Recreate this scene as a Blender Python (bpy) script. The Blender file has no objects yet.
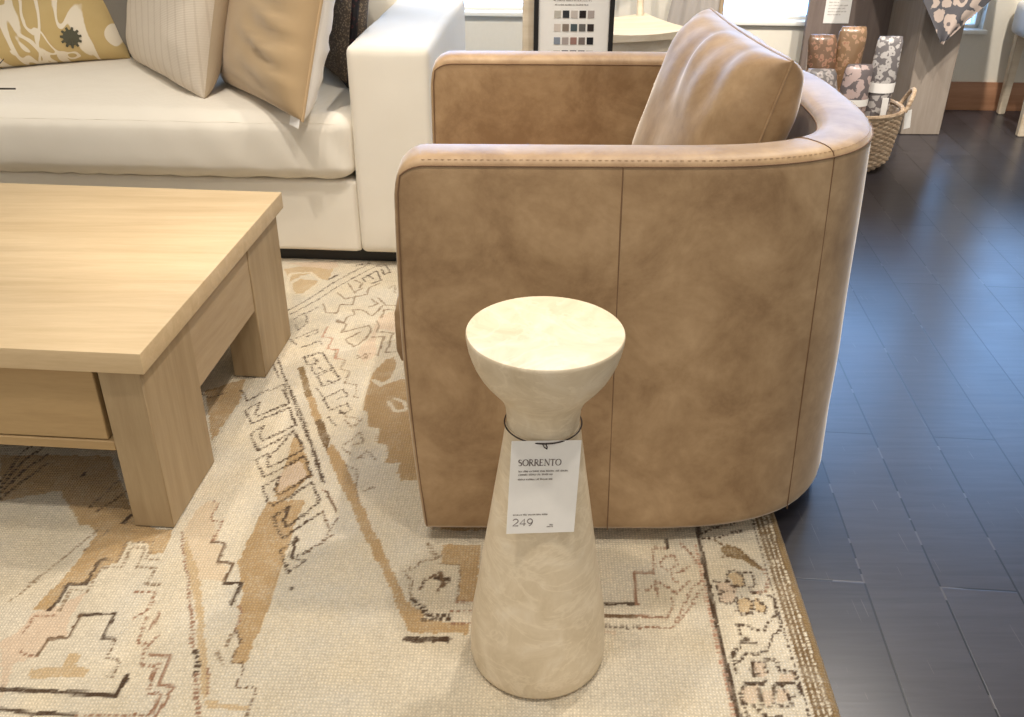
import bpy, bmesh, math, random
import numpy as np
from mathutils import Vector, Matrix, noise, Euler
random.seed(4)
PI = math.pi
sc = bpy.context.scene
COL = sc.collection

AMB = (.33, .315, .29, 1); AMB_SHOP = (.72, .68, .62, 1); DAY = (3.0, 5.6, 10.5, 1)
SPOTS = [(-1.1, 1.5, 3.0, 70, -1.1, 1.75), (-.4, .65, 3.0, 72, -.15, 1.15), (.55, .65, 3.0, 72, .3, 1.2), (-.6, 1.7, 3.0, 120, -.7, 2.8, .3, 50), (.6, 2.1, 3.0, 130, .45, 2.0), (2.0, 2.6, 3.0, 360, 2.2, 4.7, .4, 50), (.5, 2.9, 3.0, 170, .5, 4.7, .4), (-.3, 2.9, 3.0, 200, -.1, 4.8, .2, 50), (1.3, 2.5, 3.0, 170, 1.4, 4.7, .4, 45), (1.5, 3.1, 3.0, 150, .5, 1.85, .7, 40)]  # track lamps, then added fill: back-wall washes and a rim lamp behind the chair
TAGPTS = [Vector(p) for p in ((.0034, 1.0690, .4635), (.0968, 1.0830, .4553), (.0924, 1.0565, .3138), (-.0100, 1.0425, .3202))]
# ------------------------------------------------------------------ materials
def lin(r, g, b):
    def f(c):
        c /= 255.0
        return c / 12.92 if c <= 0.04045 else ((c + 0.055) / 1.055) ** 2.4
    return (f(r), f(g), f(b), 1.0)

class NT:
    """tiny helper round a node tree"""
    def __init__(self, name):
        self.m = bpy.data.materials.new(name); self.m.use_nodes = True
        self.t = self.m.node_tree; self.n = self.t.nodes
        self.b = self.n['Principled BSDF']
    def new(self, kind, **kw):
        nd = self.n.new(kind)
        for k, v in kw.items():
            if hasattr(nd, k) and k not in nd.inputs: setattr(nd, k, v)
            else: nd.inputs[k].default_value = v
        return nd
    def link(self, a, b): self.t.links.new(a, b)
    def coords(self, scale=(1, 1, 1), rot=(0, 0, 0)):
        tc = self.new('ShaderNodeTexCoord'); mp = self.new('ShaderNodeMapping')
        mp.inputs['Scale'].default_value = scale; mp.inputs['Rotation'].default_value = rot
        self.link(tc.outputs['Object'], mp.inputs['Vector'])
        return mp.outputs['Vector']
    def noise(self, vec, scale, detail=4, rough=.55, dist=0):
        nd = self.new('ShaderNodeTexNoise'); nd.inputs['Scale'].default_value = scale
        nd.inputs['Detail'].default_value = detail; nd.inputs['Roughness'].default_value = rough
        nd.inputs['Distortion'].default_value = dist
        self.link(vec, nd.inputs['Vector']); return nd.outputs['Fac']
    def ramp(self, fac, stops):
        nd = self.new('ShaderNodeValToRGB'); e = nd.color_ramp.elements
        while len(e) < len(stops): e.new(0.5)
        for el, (p, c) in zip(e, stops): el.position = p; el.color = c
        self.link(fac, nd.inputs['Fac']); return nd.outputs['Color']
    def mix(self, fac, a, b, mode='MIX'):
        nd = self.new('ShaderNodeMix', data_type='RGBA', blend_type=mode)
        for v, s in ((fac, nd.inputs[0]), (a, nd.inputs[6]), (b, nd.inputs[7])):
            if hasattr(v, 'links'): self.link(v, s)
            else: s.default_value = v
        return nd.outputs[2]
    def math(self, op, a, b=0.0):
        nd = self.new('ShaderNodeMath', operation=op)
        for v, s in ((a, nd.inputs[0]), (b, nd.inputs[1])):
            if hasattr(v, 'links'): self.link(v, s)
            else: s.default_value = v
        return nd.outputs[0]
    def bump(self, h, strength=.3, dist=.002):
        nd = self.new('ShaderNodeBump'); nd.inputs['Strength'].default_value = strength
        nd.inputs['Distance'].default_value = dist
        self.link(h, nd.inputs['Height']); self.link(nd.outputs['Normal'], self.b.inputs['Normal'])
    def color(self, c):
        if hasattr(c, 'links'): self.link(c, self.b.inputs['Base Color'])
        else: self.b.inputs['Base Color'].default_value = c
    def set(self, **kw):
        for k, v in kw.items(): self.b.inputs[k.replace('_', ' ')].default_value = v
        return self

def plain(name, c, rough=.6, **kw):
    t = NT(name); v = t.coords(); f = t.noise(v, 60, 3)
    t.color(t.mix(f, tuple(x * .93 for x in c[:3]) + (1,), c)); t.set(Roughness=rough, **kw)
    return t.m

def fabric(name, c, c2, scale=420, mott=6, bump=.25, rough=.9, sheen=.2, wr=0.0):
    t = NT(name); v = t.coords()
    wx = t.new('ShaderNodeTexWave', wave_type='BANDS', bands_direction='X'); wx.inputs['Scale'].default_value = scale * .32
    wz = t.new('ShaderNodeTexWave', wave_type='BANDS', bands_direction='Z'); wz.inputs['Scale'].default_value = scale * .32
    for w in (wx, wz): t.link(v, w.inputs['Vector']); w.inputs['Distortion'].default_value = 1.5
    h = t.math('ADD', wx.outputs['Fac'], wz.outputs['Fac'])
    n = t.noise(v, mott, 5)
    t.color(t.mix(t.math('MULTIPLY', t.math('ADD', n, t.math('MULTIPLY', h, .2)), .8), c2, c))
    if wr:
        h = t.math('ADD', t.math('MULTIPLY', h, .15), t.math('MULTIPLY', t.noise(v, 9, 3), wr))
    t.bump(h, bump, .0012 if not wr else .006); t.set(Roughness=rough, Sheen_Weight=sheen)
    return t.m

def wood(name, light, dark, axis='X', rough=.45, cross=22, along=1.6):
    s = {'X': (along, cross, cross), 'Y': (cross, along, cross), 'Z': (cross, cross, along)}[axis]
    t = NT(name); v = t.coords(s)
    n = t.noise(v, 1.3, 8, .62, .6)
    v2 = t.coords(tuple(x * 4 for x in s)); n2 = t.noise(v2, 2.5, 5, .7)
    v3 = t.coords((2.2, 2.2, 2.2)); n3 = t.noise(v3, 1.5, 3)
    f = t.math('ADD', t.math('MULTIPLY', n, .65), t.math('ADD', t.math('MULTIPLY', n2, .25), t.math('MULTIPLY', n3, .15)))
    t.color(t.ramp(f, [(.36, dark), (.66, light)])); t.bump(n2, .12, .001)
    t.set(Roughness=rough); t.b.inputs['Specular IOR Level'].default_value = .35
    return t.m

def leather():
    t = NT('tan_suede_leather'); v = t.coords()
    n = t.noise(v, 6.5, 7, .66, .5); n2 = t.noise(v, 42, 4, .6); n3 = t.noise(v, 2.2, 3)
    f = t.math('ADD', t.math('MULTIPLY', n, .6), t.math('ADD', t.math('MULTIPLY', n2, .18), t.math('MULTIPLY', n3, .22)))
    t.color(t.ramp(f, [(.38, lin(*LE_D)), (.52, lin(*LE_M)), (.66, lin(*LE_L))]))
    t.bump(n2, .1, .001)
    t.set(Roughness=.52, Sheen_Weight=.6, Sheen_Roughness=.35)
    t.b.inputs['Specular IOR Level'].default_value = .45
    t.b.inputs['Sheen Tint'].default_value = (1, .93, .84, 1)
    return t.m
LE_D, LE_M, LE_L = (134, 105, 73), (161, 132, 97), (184, 155, 119)

M = {}
M['leather'] = leather()
M['seam'] = plain('dark_brown_thread', lin(116, 88, 62), .8)
M['stitch'] = plain('tan_thread', lin(158, 128, 94), .8)
M['black'] = plain('black_plastic', lin(22, 20, 20), .5)
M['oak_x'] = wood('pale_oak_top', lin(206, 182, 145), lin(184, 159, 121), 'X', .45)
M['oak_f'] = wood('oak_drawer_face_shaded', lin(176, 148, 106), lin(158, 130, 90), 'X', .5)  # same oak as the top; shade of the upright front put into the colour
M['oak_z'] = wood('oak_leg_shaded', lin(170, 148, 115), lin(146, 123, 91), 'Z', .5)  # legs toned darker than the top, their shade is in the colour
M['oak_y'] = wood('oak_apron_shaded', lin(176, 154, 122), lin(156, 132, 101), 'Y', .5)  # side apron: shade of the table's side mixed into the oak tone
M['oak_dark'] = plain('dark_oak_carcass', lin(90, 68, 46), .8)  # carcass behind the drawer, toned darker than the other oak
M['linen'] = fabric('cream_slipcover_linen', lin(230, 223, 209), lin(220, 211, 195), 420, 5, .25, .9, .15, 1.0)
M['pale_wood'] = wood('pale_ash', lin(226, 212, 190), lin(206, 188, 160), 'X', .5)
M['greige_wood'] = wood('greige_oak', lin(160, 148, 136), lin(140, 127, 115), 'Z', .55)
M['dark_panel'] = wood('dark_greige_panel', lin(128, 114, 106), lin(110, 97, 91), 'Z', .6)
M['base_wood'] = wood('stained_baseboard', lin(172, 128, 98), lin(148, 106, 78), 'X', .45)
M['wall'] = plain('warm_white_paint', lin(226, 219, 204), .7)
M['sillpaint'] = plain('white_sill_paint', lin(236, 233, 224), .45)
M['paper'] = plain('white_card', lin(238, 234, 228), .7)
M['ink'] = plain('grey_ink', lin(120, 108, 100), .8)
M['ink_dark'] = plain('dark_ink', lin(106, 92, 87), .8)
M['ink_pale'] = plain('pale_ink', lin(168, 158, 148), .8)
M['cord'] = plain('dark_cord', lin(52, 38, 34), .7)
M['curtain'] = fabric('grey_curtain_linen', lin(178, 170, 162), lin(164, 155, 148), 300, 5, .2)
M['curtain_edge'] = plain('tan_curtain_lining', lin(170, 148, 118), .8)
M['taupe_back'] = fabric('oatmeal_pillow_back', lin(188, 170, 144), lin(172, 152, 126), 300, 6)
M['white_back'] = fabric('white_pillow_back', lin(232, 226, 218), lin(220, 212, 202), 300, 6)

def travertine():
    t = NT('cream_travertine'); v = t.coords((1, 1, 1))
    n = t.noise(v, 14, 8, .65, 1.2); n2 = t.noise(t.coords((1, 1, 2.5)), 5, 5, .6, 2.5); n3 = t.noise(v, 120, 3)
    c = t.ramp(n, [(.3, lin(202, 183, 152)), (.55, lin(218, 201, 173)), (.75, lin(228, 215, 192))])
    vein = t.math('SUBTRACT', 1.0, t.math('MULTIPLY', t.math('ABSOLUTE', t.math('SUBTRACT', n2, .5)), 26))
    vein = t.math('MAXIMUM', vein, 0.0)
    c = t.mix(t.math('MULTIPLY', vein, .35), c, lin(240, 226, 200))
    c = t.mix(t.math('MULTIPLY', t.math('GREATER_THAN', n3, .69), .25), c, lin(196, 172, 136))
    t.color(c); t.set(Roughness=.42); t.bump(n3, .05, .001)
    return t.m
M['travertine'] = travertine()

def floor_mat():
    t = NT('dark_oak_floor')
    v = t.coords((1, 1, 1), (0, 0, R_PLANK))
    br = t.new('ShaderNodeTexBrick'); br.offset = .37; br.offset_frequency = 2
    br.inputs['Scale'].default_value = 1.0; br.inputs['Brick Width'].default_value = 1.35
    br.inputs['Row Height'].default_value = .137; br.inputs['Mortar Size'].default_value = .0022
    br.inputs['Mortar Smooth'].default_value = .3; br.inputs['Bias'].default_value = 0
    br.inputs['Color1'].default_value = (0, 0, 0, 1); br.inputs['Color2'].default_value = (1, 1, 1, 1); br.inputs['Mortar'].default_value = (.5, .5, .5, 1)
    t.link(v, br.inputs['Vector'])
    g = t.noise(t.coords((2.5, 38, 1), (0, 0, R_PLANK)), 1.6, 7, .65, .8)
    c = t.ramp(g, [(.3, lin(33, 31, 35)), (.7, lin(60, 57, 60))])
    c = t.mix(.4, c, t.mix(br.outputs['Color'], lin(33, 31, 35), lin(66, 62, 65)))
    # fine scuffs with a direction of their own
    sn = t.noise(t.coords((150, 5, 1), (0, 0, .6)), 2.0, 1, .4)
    scr = t.math('GREATER_THAN', sn, .76)
    c = t.mix(t.math('MULTIPLY', scr, .22), c, lin(128, 118, 112))
    worn = t.math('GREATER_THAN', t.noise(t.coords((1.2, 6, 1), (0, 0, R_PLANK)), 1.7, 2, .5), .6)
    c = t.mix(br.outputs['Fac'], c, t.mix(worn, lin(13, 12, 12), lin(74, 70, 70)))
    # worn pale arris along some seams
    t.color(c)
    h = t.math('SUBTRACT', t.math('MULTIPLY', g, .25), br.outputs['Fac'])
    t.bump(h, .14, .002)
    rn = t.noise(t.coords((1, 1, 1)), 5, 5)
    r = t.math('ADD', .25, t.math('MULTIPLY', rn, .10)); t.link(r, t.b.inputs['Roughness'])
    t.b.inputs['Specular IOR Level'].default_value = .4
    return t.m
R_PLANK = math.radians(4.5 + 90)
M['floor'] = floor_mat()

def rug_mat():
    t = NT('hand_knotted_wool')
    a = t.new('ShaderNodeAttribute', attribute_name='pile_colour')
    v = t.coords((1, 1, 1), (0, 0, .03))
    wx = t.new('ShaderNodeTexWave', wave_type='BANDS', bands_direction='X'); wx.inputs['Scale'].default_value = 55
    wy = t.new('ShaderNodeTexWave', wave_type='BANDS', bands_direction='Y'); wy.inputs['Scale'].default_value = 50
    for w in (wx, wy): t.link(v, w.inputs['Vector']); w.inputs['Distortion'].default_value = 2.2; w.inputs['Detail Scale'].default_value = 3.0
    h = t.math('MULTIPLY', wx.outputs['Fac'], wy.outputs['Fac'])
    n = t.noise(v, 9, 5, .6); n2 = t.noise(v, 170, 2)
    k = t.math('ADD', t.math('MULTIPLY', h, .34), t.math('ADD', t.math('MULTIPLY', n, .30), t.math('ADD', t.math('MULTIPLY', n2, .24), .50)))
    c = t.mix(1.0, a.outputs['Color'], (1, 1, 1, 1), 'MULTIPLY')
    g = t.new('ShaderNodeCombineColor')
    for i in range(3): t.link(k, g.inputs[i])
    t.color(t.mix(1.0, c, g.outputs['Color'], 'MULTIPLY'))
    t.bump(t.math('ADD', h, t.math('MULTIPLY', n2, .6)), .55, .003)
    t.set(Roughness=.95, Sheen_Weight=.1)
    return t.m
M['rug'] = rug_mat()

def pattern_mat(name, ground, motif, scale, thr=.5, extra=None, rough=.85, coat=0.0):
    """printed cloth: rounded motifs of one colour on another"""
    t = NT(name); v = t.coords()
    vo = t.new('ShaderNodeTexVoronoi', feature='F1'); vo.inputs['Scale'].default_value = scale
    dn = t.new('ShaderNodeTexNoise'); dn.inputs['Scale'].default_value = scale * 1.4; t.link(v, dn.inputs['Vector'])
    vv = t.new('ShaderNodeVectorMath', operation='ADD')
    sc_ = t.new('ShaderNodeVectorMath', operation='SCALE'); sc_.inputs['Scale'].default_value = .9 / scale
    t.link(dn.outputs['Color'], sc_.inputs[0]); t.link(v, vv.inputs[0]); t.link(sc_.outputs[0], vv.inputs[1])
    t.link(vv.outputs[0], vo.inputs['Vector'])
    d = t.math('MULTIPLY', vo.outputs['Distance'], 1.0)
    ring = t.ramp(d, [(0, extra or ground), (.16, extra or ground), (.19, motif), (thr, motif), (thr + .03, ground), (1, ground)])
    t.color(ring); t.set(Roughness=rough, Coat_Weight=coat, Coat_Roughness=.12)
    t.bump(t.noise(v, 30, 3), .3, .004)
    return t.m
M['cloth_print'] = pattern_mat('blue_grey_floral_cloth', lin(86, 84, 88), lin(182, 165, 154), 17, .47, lin(104, 96, 96))
M['brown_print'] = pattern_mat('brown_floral_wrap', lin(112, 84, 62), lin(156, 116, 92), 44, .42, lin(128, 80, 62), .4, .6)
M['brown_print2'] = pattern_mat('ochre_floral_wrap', lin(126, 98, 70), lin(160, 126, 98), 42, .42, lin(150, 104, 80), .4, .6)
M['grey_print'] = pattern_mat('grey_ikat_wrap', lin(112, 106, 104), lin(170, 160, 155), 36, .45, lin(126, 118, 116), .45, .5)
M['mauve_print'] = pattern_mat('mauve_ikat_wrap', lin(98, 88, 88), lin(178, 156, 150), 27, .48, lin(176, 152, 146), .45, .5)
M['ivory_print'] = pattern_mat('ivory_ikat_wrap', lin(104, 98, 98), lin(178, 172, 168), 38, .5, lin(104, 98, 98), .45, .5)

def basket_mat():
    t = NT('seagrass_weave'); v = t.coords((1, 1, 1))
    n = t.noise(t.coords((1, 1, 4)), 26, 4); n2 = t.noise(v, 140, 3)
    f = t.math('ADD', t.math('MULTIPLY', n, .6), t.math('MULTIPLY', n2, .4))
    t.color(t.ramp(f, [(.3, lin(122, 98, 76)), (.5, lin(180, 154, 126)), (.7, lin(214, 196, 170))]))
    t.bump(n2, .4, .002); t.set(Roughness=.85); return t.m
M['basket'] = basket_mat()

def yellow_floral():
    t = NT('ochre_abstract_floral'); v = t.coords((1, .3, 1))
    n = t.noise(v, 4.6, 2, .5, 1.2); n2 = t.noise(v, 14, 4, .6); n3 = t.noise(t.coords((2.0, .3, .8)), 3.2, 2, .5, .8)
    c = t.mix(n2, lin(184, 158, 104), lin(198, 174, 122))
    band = t.math('SUBTRACT', 1.0, t.math('MULTIPLY', t.math('ABSOLUTE', t.math('SUBTRACT', n, .52)), 34))
    b2 = t.math('SUBTRACT', 1.0, t.math('MULTIPLY', t.math('ABSOLUTE', t.math('SUBTRACT', n3, .47)), 30))
    f = t.math('MINIMUM', t.math('MAXIMUM', t.math('MAXIMUM', band, b2), 0.0), 1.0)
    f = t.ramp(t.math('ADD', f, t.math('MULTIPLY', t.math('SUBTRACT', n2, .5), .5)), [(.38, (0, 0, 0, 1)), (.5, (.85, .85, .85, 1))])
    t.color(t.mix(f, c, lin(232, 222, 204))); t.set(Roughness=.9, Sheen_Weight=.1)
    t.bump(t.noise(t.coords((40, 40, 300)), 2, 3), .2, .001); return t.m
M['yellow'] = yellow_floral()

def woven_beige():
    t = NT('beige_basketweave'); v = t.coords()
    wx = t.new('ShaderNodeTexWave', wave_type='BANDS', bands_direction='X'); wx.inputs['Scale'].default_value = 95
    wz = t.new('ShaderNodeTexWave', wave_type='BANDS', bands_direction='Z'); wz.inputs['Scale'].default_value = 70
    st = t.new('ShaderNodeTexWave', wave_type='BANDS', bands_direction='X'); st.inputs['Scale'].default_value = 9
    for w in (wx, wz, st): t.link(v, w.inputs['Vector'])
    h = t.math('MULTIPLY', wx.outputs['Fac'], wz.outputs['Fac'])
    s = t.ramp(st.outputs['Fac'], [(.0, (0, 0, 0, 1)), (.86, (0, 0, 0, 1)), (.95, (1, 1, 1, 1))])
    c = t.mix(h, lin(204, 191, 173), lin(222, 211, 195))
    c = t.mix(t.math('MULTIPLY', s, .3), c, lin(176, 158, 136))
    t.color(c); t.bump(h, .5, .002); t.set(Roughness=.95); return t.m
M['beige'] = woven_beige()
M['tan_suede'] = fabric('tan_suede_cloth', lin(178, 152, 114), lin(160, 134, 98), 900, 7, .1, .85, .3)
M['tan_edge'] = plain('tan_flange', lin(178, 150, 112), .85, Sheen_Weight=.3)
M['grey_cloth'] = fabric('grey_cotton', lin(128, 122, 112), lin(110, 104, 96), 400, 8)
M['boucle'] = pattern_mat('dark_brown_boucle', lin(84, 72, 60), lin(136, 118, 96), 150, .35, lin(120, 104, 84))
M['maroon'] = pattern_mat('black_maroon_weave', lin(26, 22, 24), lin(70, 36, 36), 60, .3, lin(40, 24, 26))
M['burst'] = plain('dark_green_print', lin(84, 82, 66), .9)
M['twig'] = plain('dark_bark', lin(48, 40, 32), .8)
M['ceramic'] = plain('stone_grey_ceramic', lin(150, 142, 130), .5)
M['white_seat'] = fabric('white_seat_cotton', lin(238, 234, 226), lin(228, 222, 212), 300, 6)
g_ = NT('window_glass'); g_.n.remove(g_.b)
_gl = g_.new('ShaderNodeBsdfGlossy'); _gl.inputs['Roughness'].default_value = .02
_tr = g_.new('ShaderNodeBsdfTransparent'); _tr.inputs['Color'].default_value = (.95, .97, .97, 1)
_fr = g_.new('ShaderNodeFresnel'); _fr.inputs['IOR'].default_value = 1.45
_mx = g_.new('ShaderNodeMixShader')
g_.link(_fr.outputs[0], _mx.inputs[0]); g_.link(_tr.outputs[0], _mx.inputs[1]); g_.link(_gl.outputs[0], _mx.inputs[2])
g_.link(_mx.outputs[0], g_.n['Material Output'].inputs['Surface'])
M['glass'] = g_.m

# ------------------------------------------------------------------ object helpers
ROOTLOC = {}
def thing(name, label, cat, loc, group=None):
    o = bpy.data.objects.new(name, None); COL.objects.link(o); o.location = loc
    o.empty_display_size = .05
    o['label'] = label; o['category'] = cat
    if group: o['group'] = group
    ROOTLOC[o.name] = Vector(loc); return o

def rootloc(p):
    while p.parent: p = p.parent
    return ROOTLOC.get(p.name, Vector(p.location))

def obj(name, bm, mat, parent=None, smooth=True, angle=40, label=None, cat=None, group=None, kind=None, loc=None):
    """link a bmesh (verts in world space) as one mesh object"""
    o = bpy.data.objects.new(name, None or bpy.data.meshes.new(name))
    base = rootloc(parent) if parent else Vector(loc or (0, 0, 0))
    bmesh.ops.recalc_face_normals(bm, faces=bm.faces)
    for v in bm.verts: v.co -= base
    bm.to_mesh(o.data); bm.free()
    COL.objects.link(o)
    if parent: o.parent = parent
    else: o.location = base; ROOTLOC[o.name] = base
    o.data.materials.append(M[mat] if isinstance(mat, str) else mat)
    if smooth:
        o.data.polygons.foreach_set('use_smooth', [True] * len(o.data.polygons))
        if angle < 180:
            try: o.data.set_sharp_from_angle(angle=math.radians(angle))
            except Exception: pass
    if label: o['label'] = label
    if cat: o['category'] = cat
    if group: o['group'] = group
    if kind: o['kind'] = kind
    return o

def rbox(bm, lo, hi, bev=.004, seg=2, mtx=None):
    r = bmesh.ops.create_cube(bm, size=1.0); vs = r['verts']
    lo, hi = Vector(lo), Vector(hi); c = (lo + hi) / 2; s = hi - lo
    for v in vs: v.co = Vector((v.co.x * s.x, v.co.y * s.y, v.co.z * s.z)) + c
    if bev > 0:
        es = list({e for v in vs for e in v.link_edges})
        rr = bmesh.ops.bevel(bm, geom=es, offset=bev, segments=seg, profile=.6, affect='EDGES')
        vs = list({v for f in rr['faces'] for v in f.verts} | {v for v in vs if v.is_valid})
    if mtx:
        for v in vs: v.co = mtx @ v.co
    return vs

def box(lo, hi, bev=.004, seg=2, mtx=None):
    bm = bmesh.new(); rbox(bm, lo, hi, bev, seg, mtx); return bm

def lathe(profile, n=48, ctr=(0, 0), bm=None):
    bm = bm or bmesh.new(); rings = []
    for r, z in profile:
        if r < 1e-6: rings.append([bm.verts.new((ctr[0], ctr[1], z))])
        else: rings.append([bm.verts.new((ctr[0] + r * math.cos(2 * PI * k / n), ctr[1] + r * math.sin(2 * PI * k / n), z)) for k in range(n)])
    for a, b in zip(rings, rings[1:]):
        for k in range(n):
            k2 = (k + 1) % n
            if len(a) == 1 and len(b) == 1: continue
            if len(a) == 1: bm.faces.new((a[0], b[k], b[k2]))
            elif len(b) == 1: bm.faces.new((a[k], a[k2], b[0]))
            else: bm.faces.new((a[k], a[k2], b[k2], b[k]))
    return bm

def tube(pts, r, n=8, closed=False, bm=None, rad=None):
    bm = bm or bmesh.new(); pts = [Vector(p) for p in pts]; N = len(pts); rings = []
    up = None
    for i, p in enumerate(pts):
        if closed: d = pts[(i + 1) % N] - pts[i - 1]
        else: d = pts[min(i + 1, N - 1)] - pts[max(i - 1, 0)]
        if d.length < 1e-9: d = Vector((0, 0, 1))
        d.normalize()
        if up is None: up = d.orthogonal().normalized()
        up = (up - d * up.dot(d))
        if up.length < 1e-6: up = d.orthogonal()
        up.normalize(); s = d.cross(up)
        rr = rad[i] if rad else r
        rings.append([bm.verts.new(p + (up * math.cos(2 * PI * k / n) + s * math.sin(2 * PI * k / n)) * rr) for k in range(n)])
    M_ = N if closed else N - 1
    for i in range(M_):
        a, b = rings[i], rings[(i + 1) % N]
        for k in range(n): bm.faces.new((a[k], a[(k + 1) % n], b[(k + 1) % n], b[k]))
    if not closed: bm.faces.new(rings[0][::-1]); bm.faces.new(rings[-1])
    return bm

def frame(origin, xdir, lean):
    """pillow axes: x along width, z up the pillow leaning back by `lean`, y out of its back"""
    x = Vector(xdir).normalized(); up = Vector((0, 0, 1)); back = up.cross(x).normalized()
    z = (up * math.cos(lean) + back * math.sin(lean)).normalized(); y = z.cross(x)
    m = Matrix((x, y, z)).transposed().to_4x4(); m.translation = Vector(origin); return m

def pillow_pt(u, v, side, w, h, t, seed, wr, pinch, ex):
    a = 1 - pinch * (1 - v * v) ** 1.0 * abs(u) ** 4
    b = 1 - pinch * (1 - u * u) ** 1.0 * abs(v) ** 4
    x = w / 2 * u * a; z = h / 2 * v * b
    k = max(0.0, (1 - u ** 4) * (1 - v ** 4)) ** ex
    p = Vector((x * 7 + seed, z * 7, side * 3 + seed))
    d = noise.noise(p) * .5 + noise.noise(p * 2.3) * .25
    y = side * t / 2 * k + wr * d * min(1, k * 2)
    # sag: fuller at the bottom
    y *= 1 + .12 * (-v)
    return Vector((x, y, z + h / 2))

def pillow(w, h, t, mtx, seed=1.0, wr=.012, pinch=.05, ex=.42, n=44, folds=None):
    bm = bmesh.new(); g = {}
    for side in (-1, 1):
        for i in range(n + 1):
            for j in range(n + 1):
                edge = i in (0, n) or j in (0, n)
                if edge and side == 1: g[side, i, j] = g[-1, i, j]; continue
                u = math.sin((2 * i / n - 1) * PI / 2 * .96) / math.sin(PI / 2 * .96); v = math.sin((2 * j / n - 1) * PI / 2 * .96) / math.sin(PI / 2 * .96)
                p = pillow_pt(u, v, side, w, h, t, seed, wr, pinch, ex)
                if folds: p = folds(p, u, v, side)
                g[side, i, j] = bm.verts.new(mtx @ p)
    for side in (-1, 1):
        for i in range(n):
            for j in range(n):
                q = [g[side, i, j], g[side, i + 1, j], g[side, i + 1, j + 1], g[side, i, j + 1]]
                bm.faces.new(q if side == -1 else q[::-1])
    return bm

def pillow_edge(w, h, t, mtx, r, pinch=.05, n=60, off=.0):
    pts = []
    for k in range(4 * n):
        s = (k % n) / n * 2 - 1
        u, v = [(s, -1), (1, s), (-s, 1), (-1, -s)][k // n]
        p = pillow_pt(u, v, -1, w + off, h + off, t, 0, 0, pinch, .4)
        p.z -= 0 if not off else off / 2 * 0
        pts.append(mtx @ p)
    return tube(pts, r, 6, True)

def pillow_faces_back(o, mat):
    """second material slot on the faces of the back panel"""
    o.data.materials.append(M[mat])
    me = o.data; half = len(me.polygons) // 2
    for i, p in enumerate(me.polygons): p.material_index = 0 if i < half else 1

def ribbon(pts, w, z=0.0, bm=None, mtx=None, th=.0004):
    """flat pen stroke with a little thickness, in the local xz plane (y = towards the back)"""
    bm = bm or bmesh.new(); n = len(pts); L, Rr = [], []
    for i in range(n):
        a = Vector(pts[max(i - 1, 0)]); b = Vector(pts[min(i + 1, n - 1)]); d = (b - a)
        d = d.normalized() if d.length else Vector((1, 0))
        nn = Vector((-d.y, d.x)); p = Vector(pts[i]); ww = w[i] if isinstance(w, (list, tuple)) else w
        L.append(p + nn * ww / 2); Rr.append(p - nn * ww / 2)
    def V(q, y): 
        c = Vector((q.x, y, q.y)); return bm.verts.new(mtx @ c if mtx else c)
    f = [[V(q, -th) for q in L], [V(q, -th) for q in Rr], [V(q, 0) for q in L], [V(q, 0) for q in Rr]]
    for i in range(n - 1):
        bm.faces.new((f[0][i], f[0][i + 1], f[1][i + 1], f[1][i]))
        bm.faces.new((f[2][i], f[2][i + 1], f[0][i + 1], f[0][i]))
        bm.faces.new((f[1][i], f[1][i + 1], f[3][i + 1], f[3][i]))
    return bm

def arc(cx, cy, rx, ry, a0, a1, n=12):
    return [(cx + rx * math.cos(math.radians(a0 + (a1 - a0) * k / n)), cy + ry * math.sin(math.radians(a0 + (a1 - a0) * k / n))) for k in range(n + 1)]

# ------------------------------------------------------------------ camera
F_PX, PITCH, ROLL, CAM_H = 937.4, .5156, .0058, 1.2
cam = bpy.data.cameras.new('camera'); co = bpy.data.objects.new('camera', cam); COL.objects.link(co)
cp, sp, cr, sr = math.cos(PITCH), math.sin(PITCH), math.cos(ROLL), math.sin(ROLL)
Fw = Vector((0, cp, -sp)); R0 = Vector((1, 0, 0)); U0 = Vector((0, sp, cp))
Rt = R0 * cr + U0 * sr; Up = -R0 * sr + U0 * cr
mw = Matrix((Rt, Up, -Fw)).transposed().to_4x4(); mw.translation = Vector((0, 0, CAM_H)); co.matrix_world = mw
cam.sensor_width = 36; cam.lens = F_PX * 36 / 1024; cam.clip_start = .05
sc.camera = co

# ------------------------------------------------------------------ the room
ZF = -.009
bm = bmesh.new()
vs = [bm.verts.new(p) for p in ((-4.5, -3, ZF), (5, -3, ZF), (5, 5.2, ZF), (-4.5, 5.2, ZF))]; bm.faces.new(vs)
vs2 = [bm.verts.new((v.co.x, v.co.y, ZF - .05)) for v in vs]; bm.faces.new(vs2[::-1])
for i in range(4): bm.faces.new((vs[i], vs2[i], vs2[(i + 1) % 4], vs[(i + 1) % 4]))
fl = obj('floor', bm, 'floor', smooth=False); fl['kind'] = 'structure'; fl['label'] = 'dark stained oak plank floor'

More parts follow.
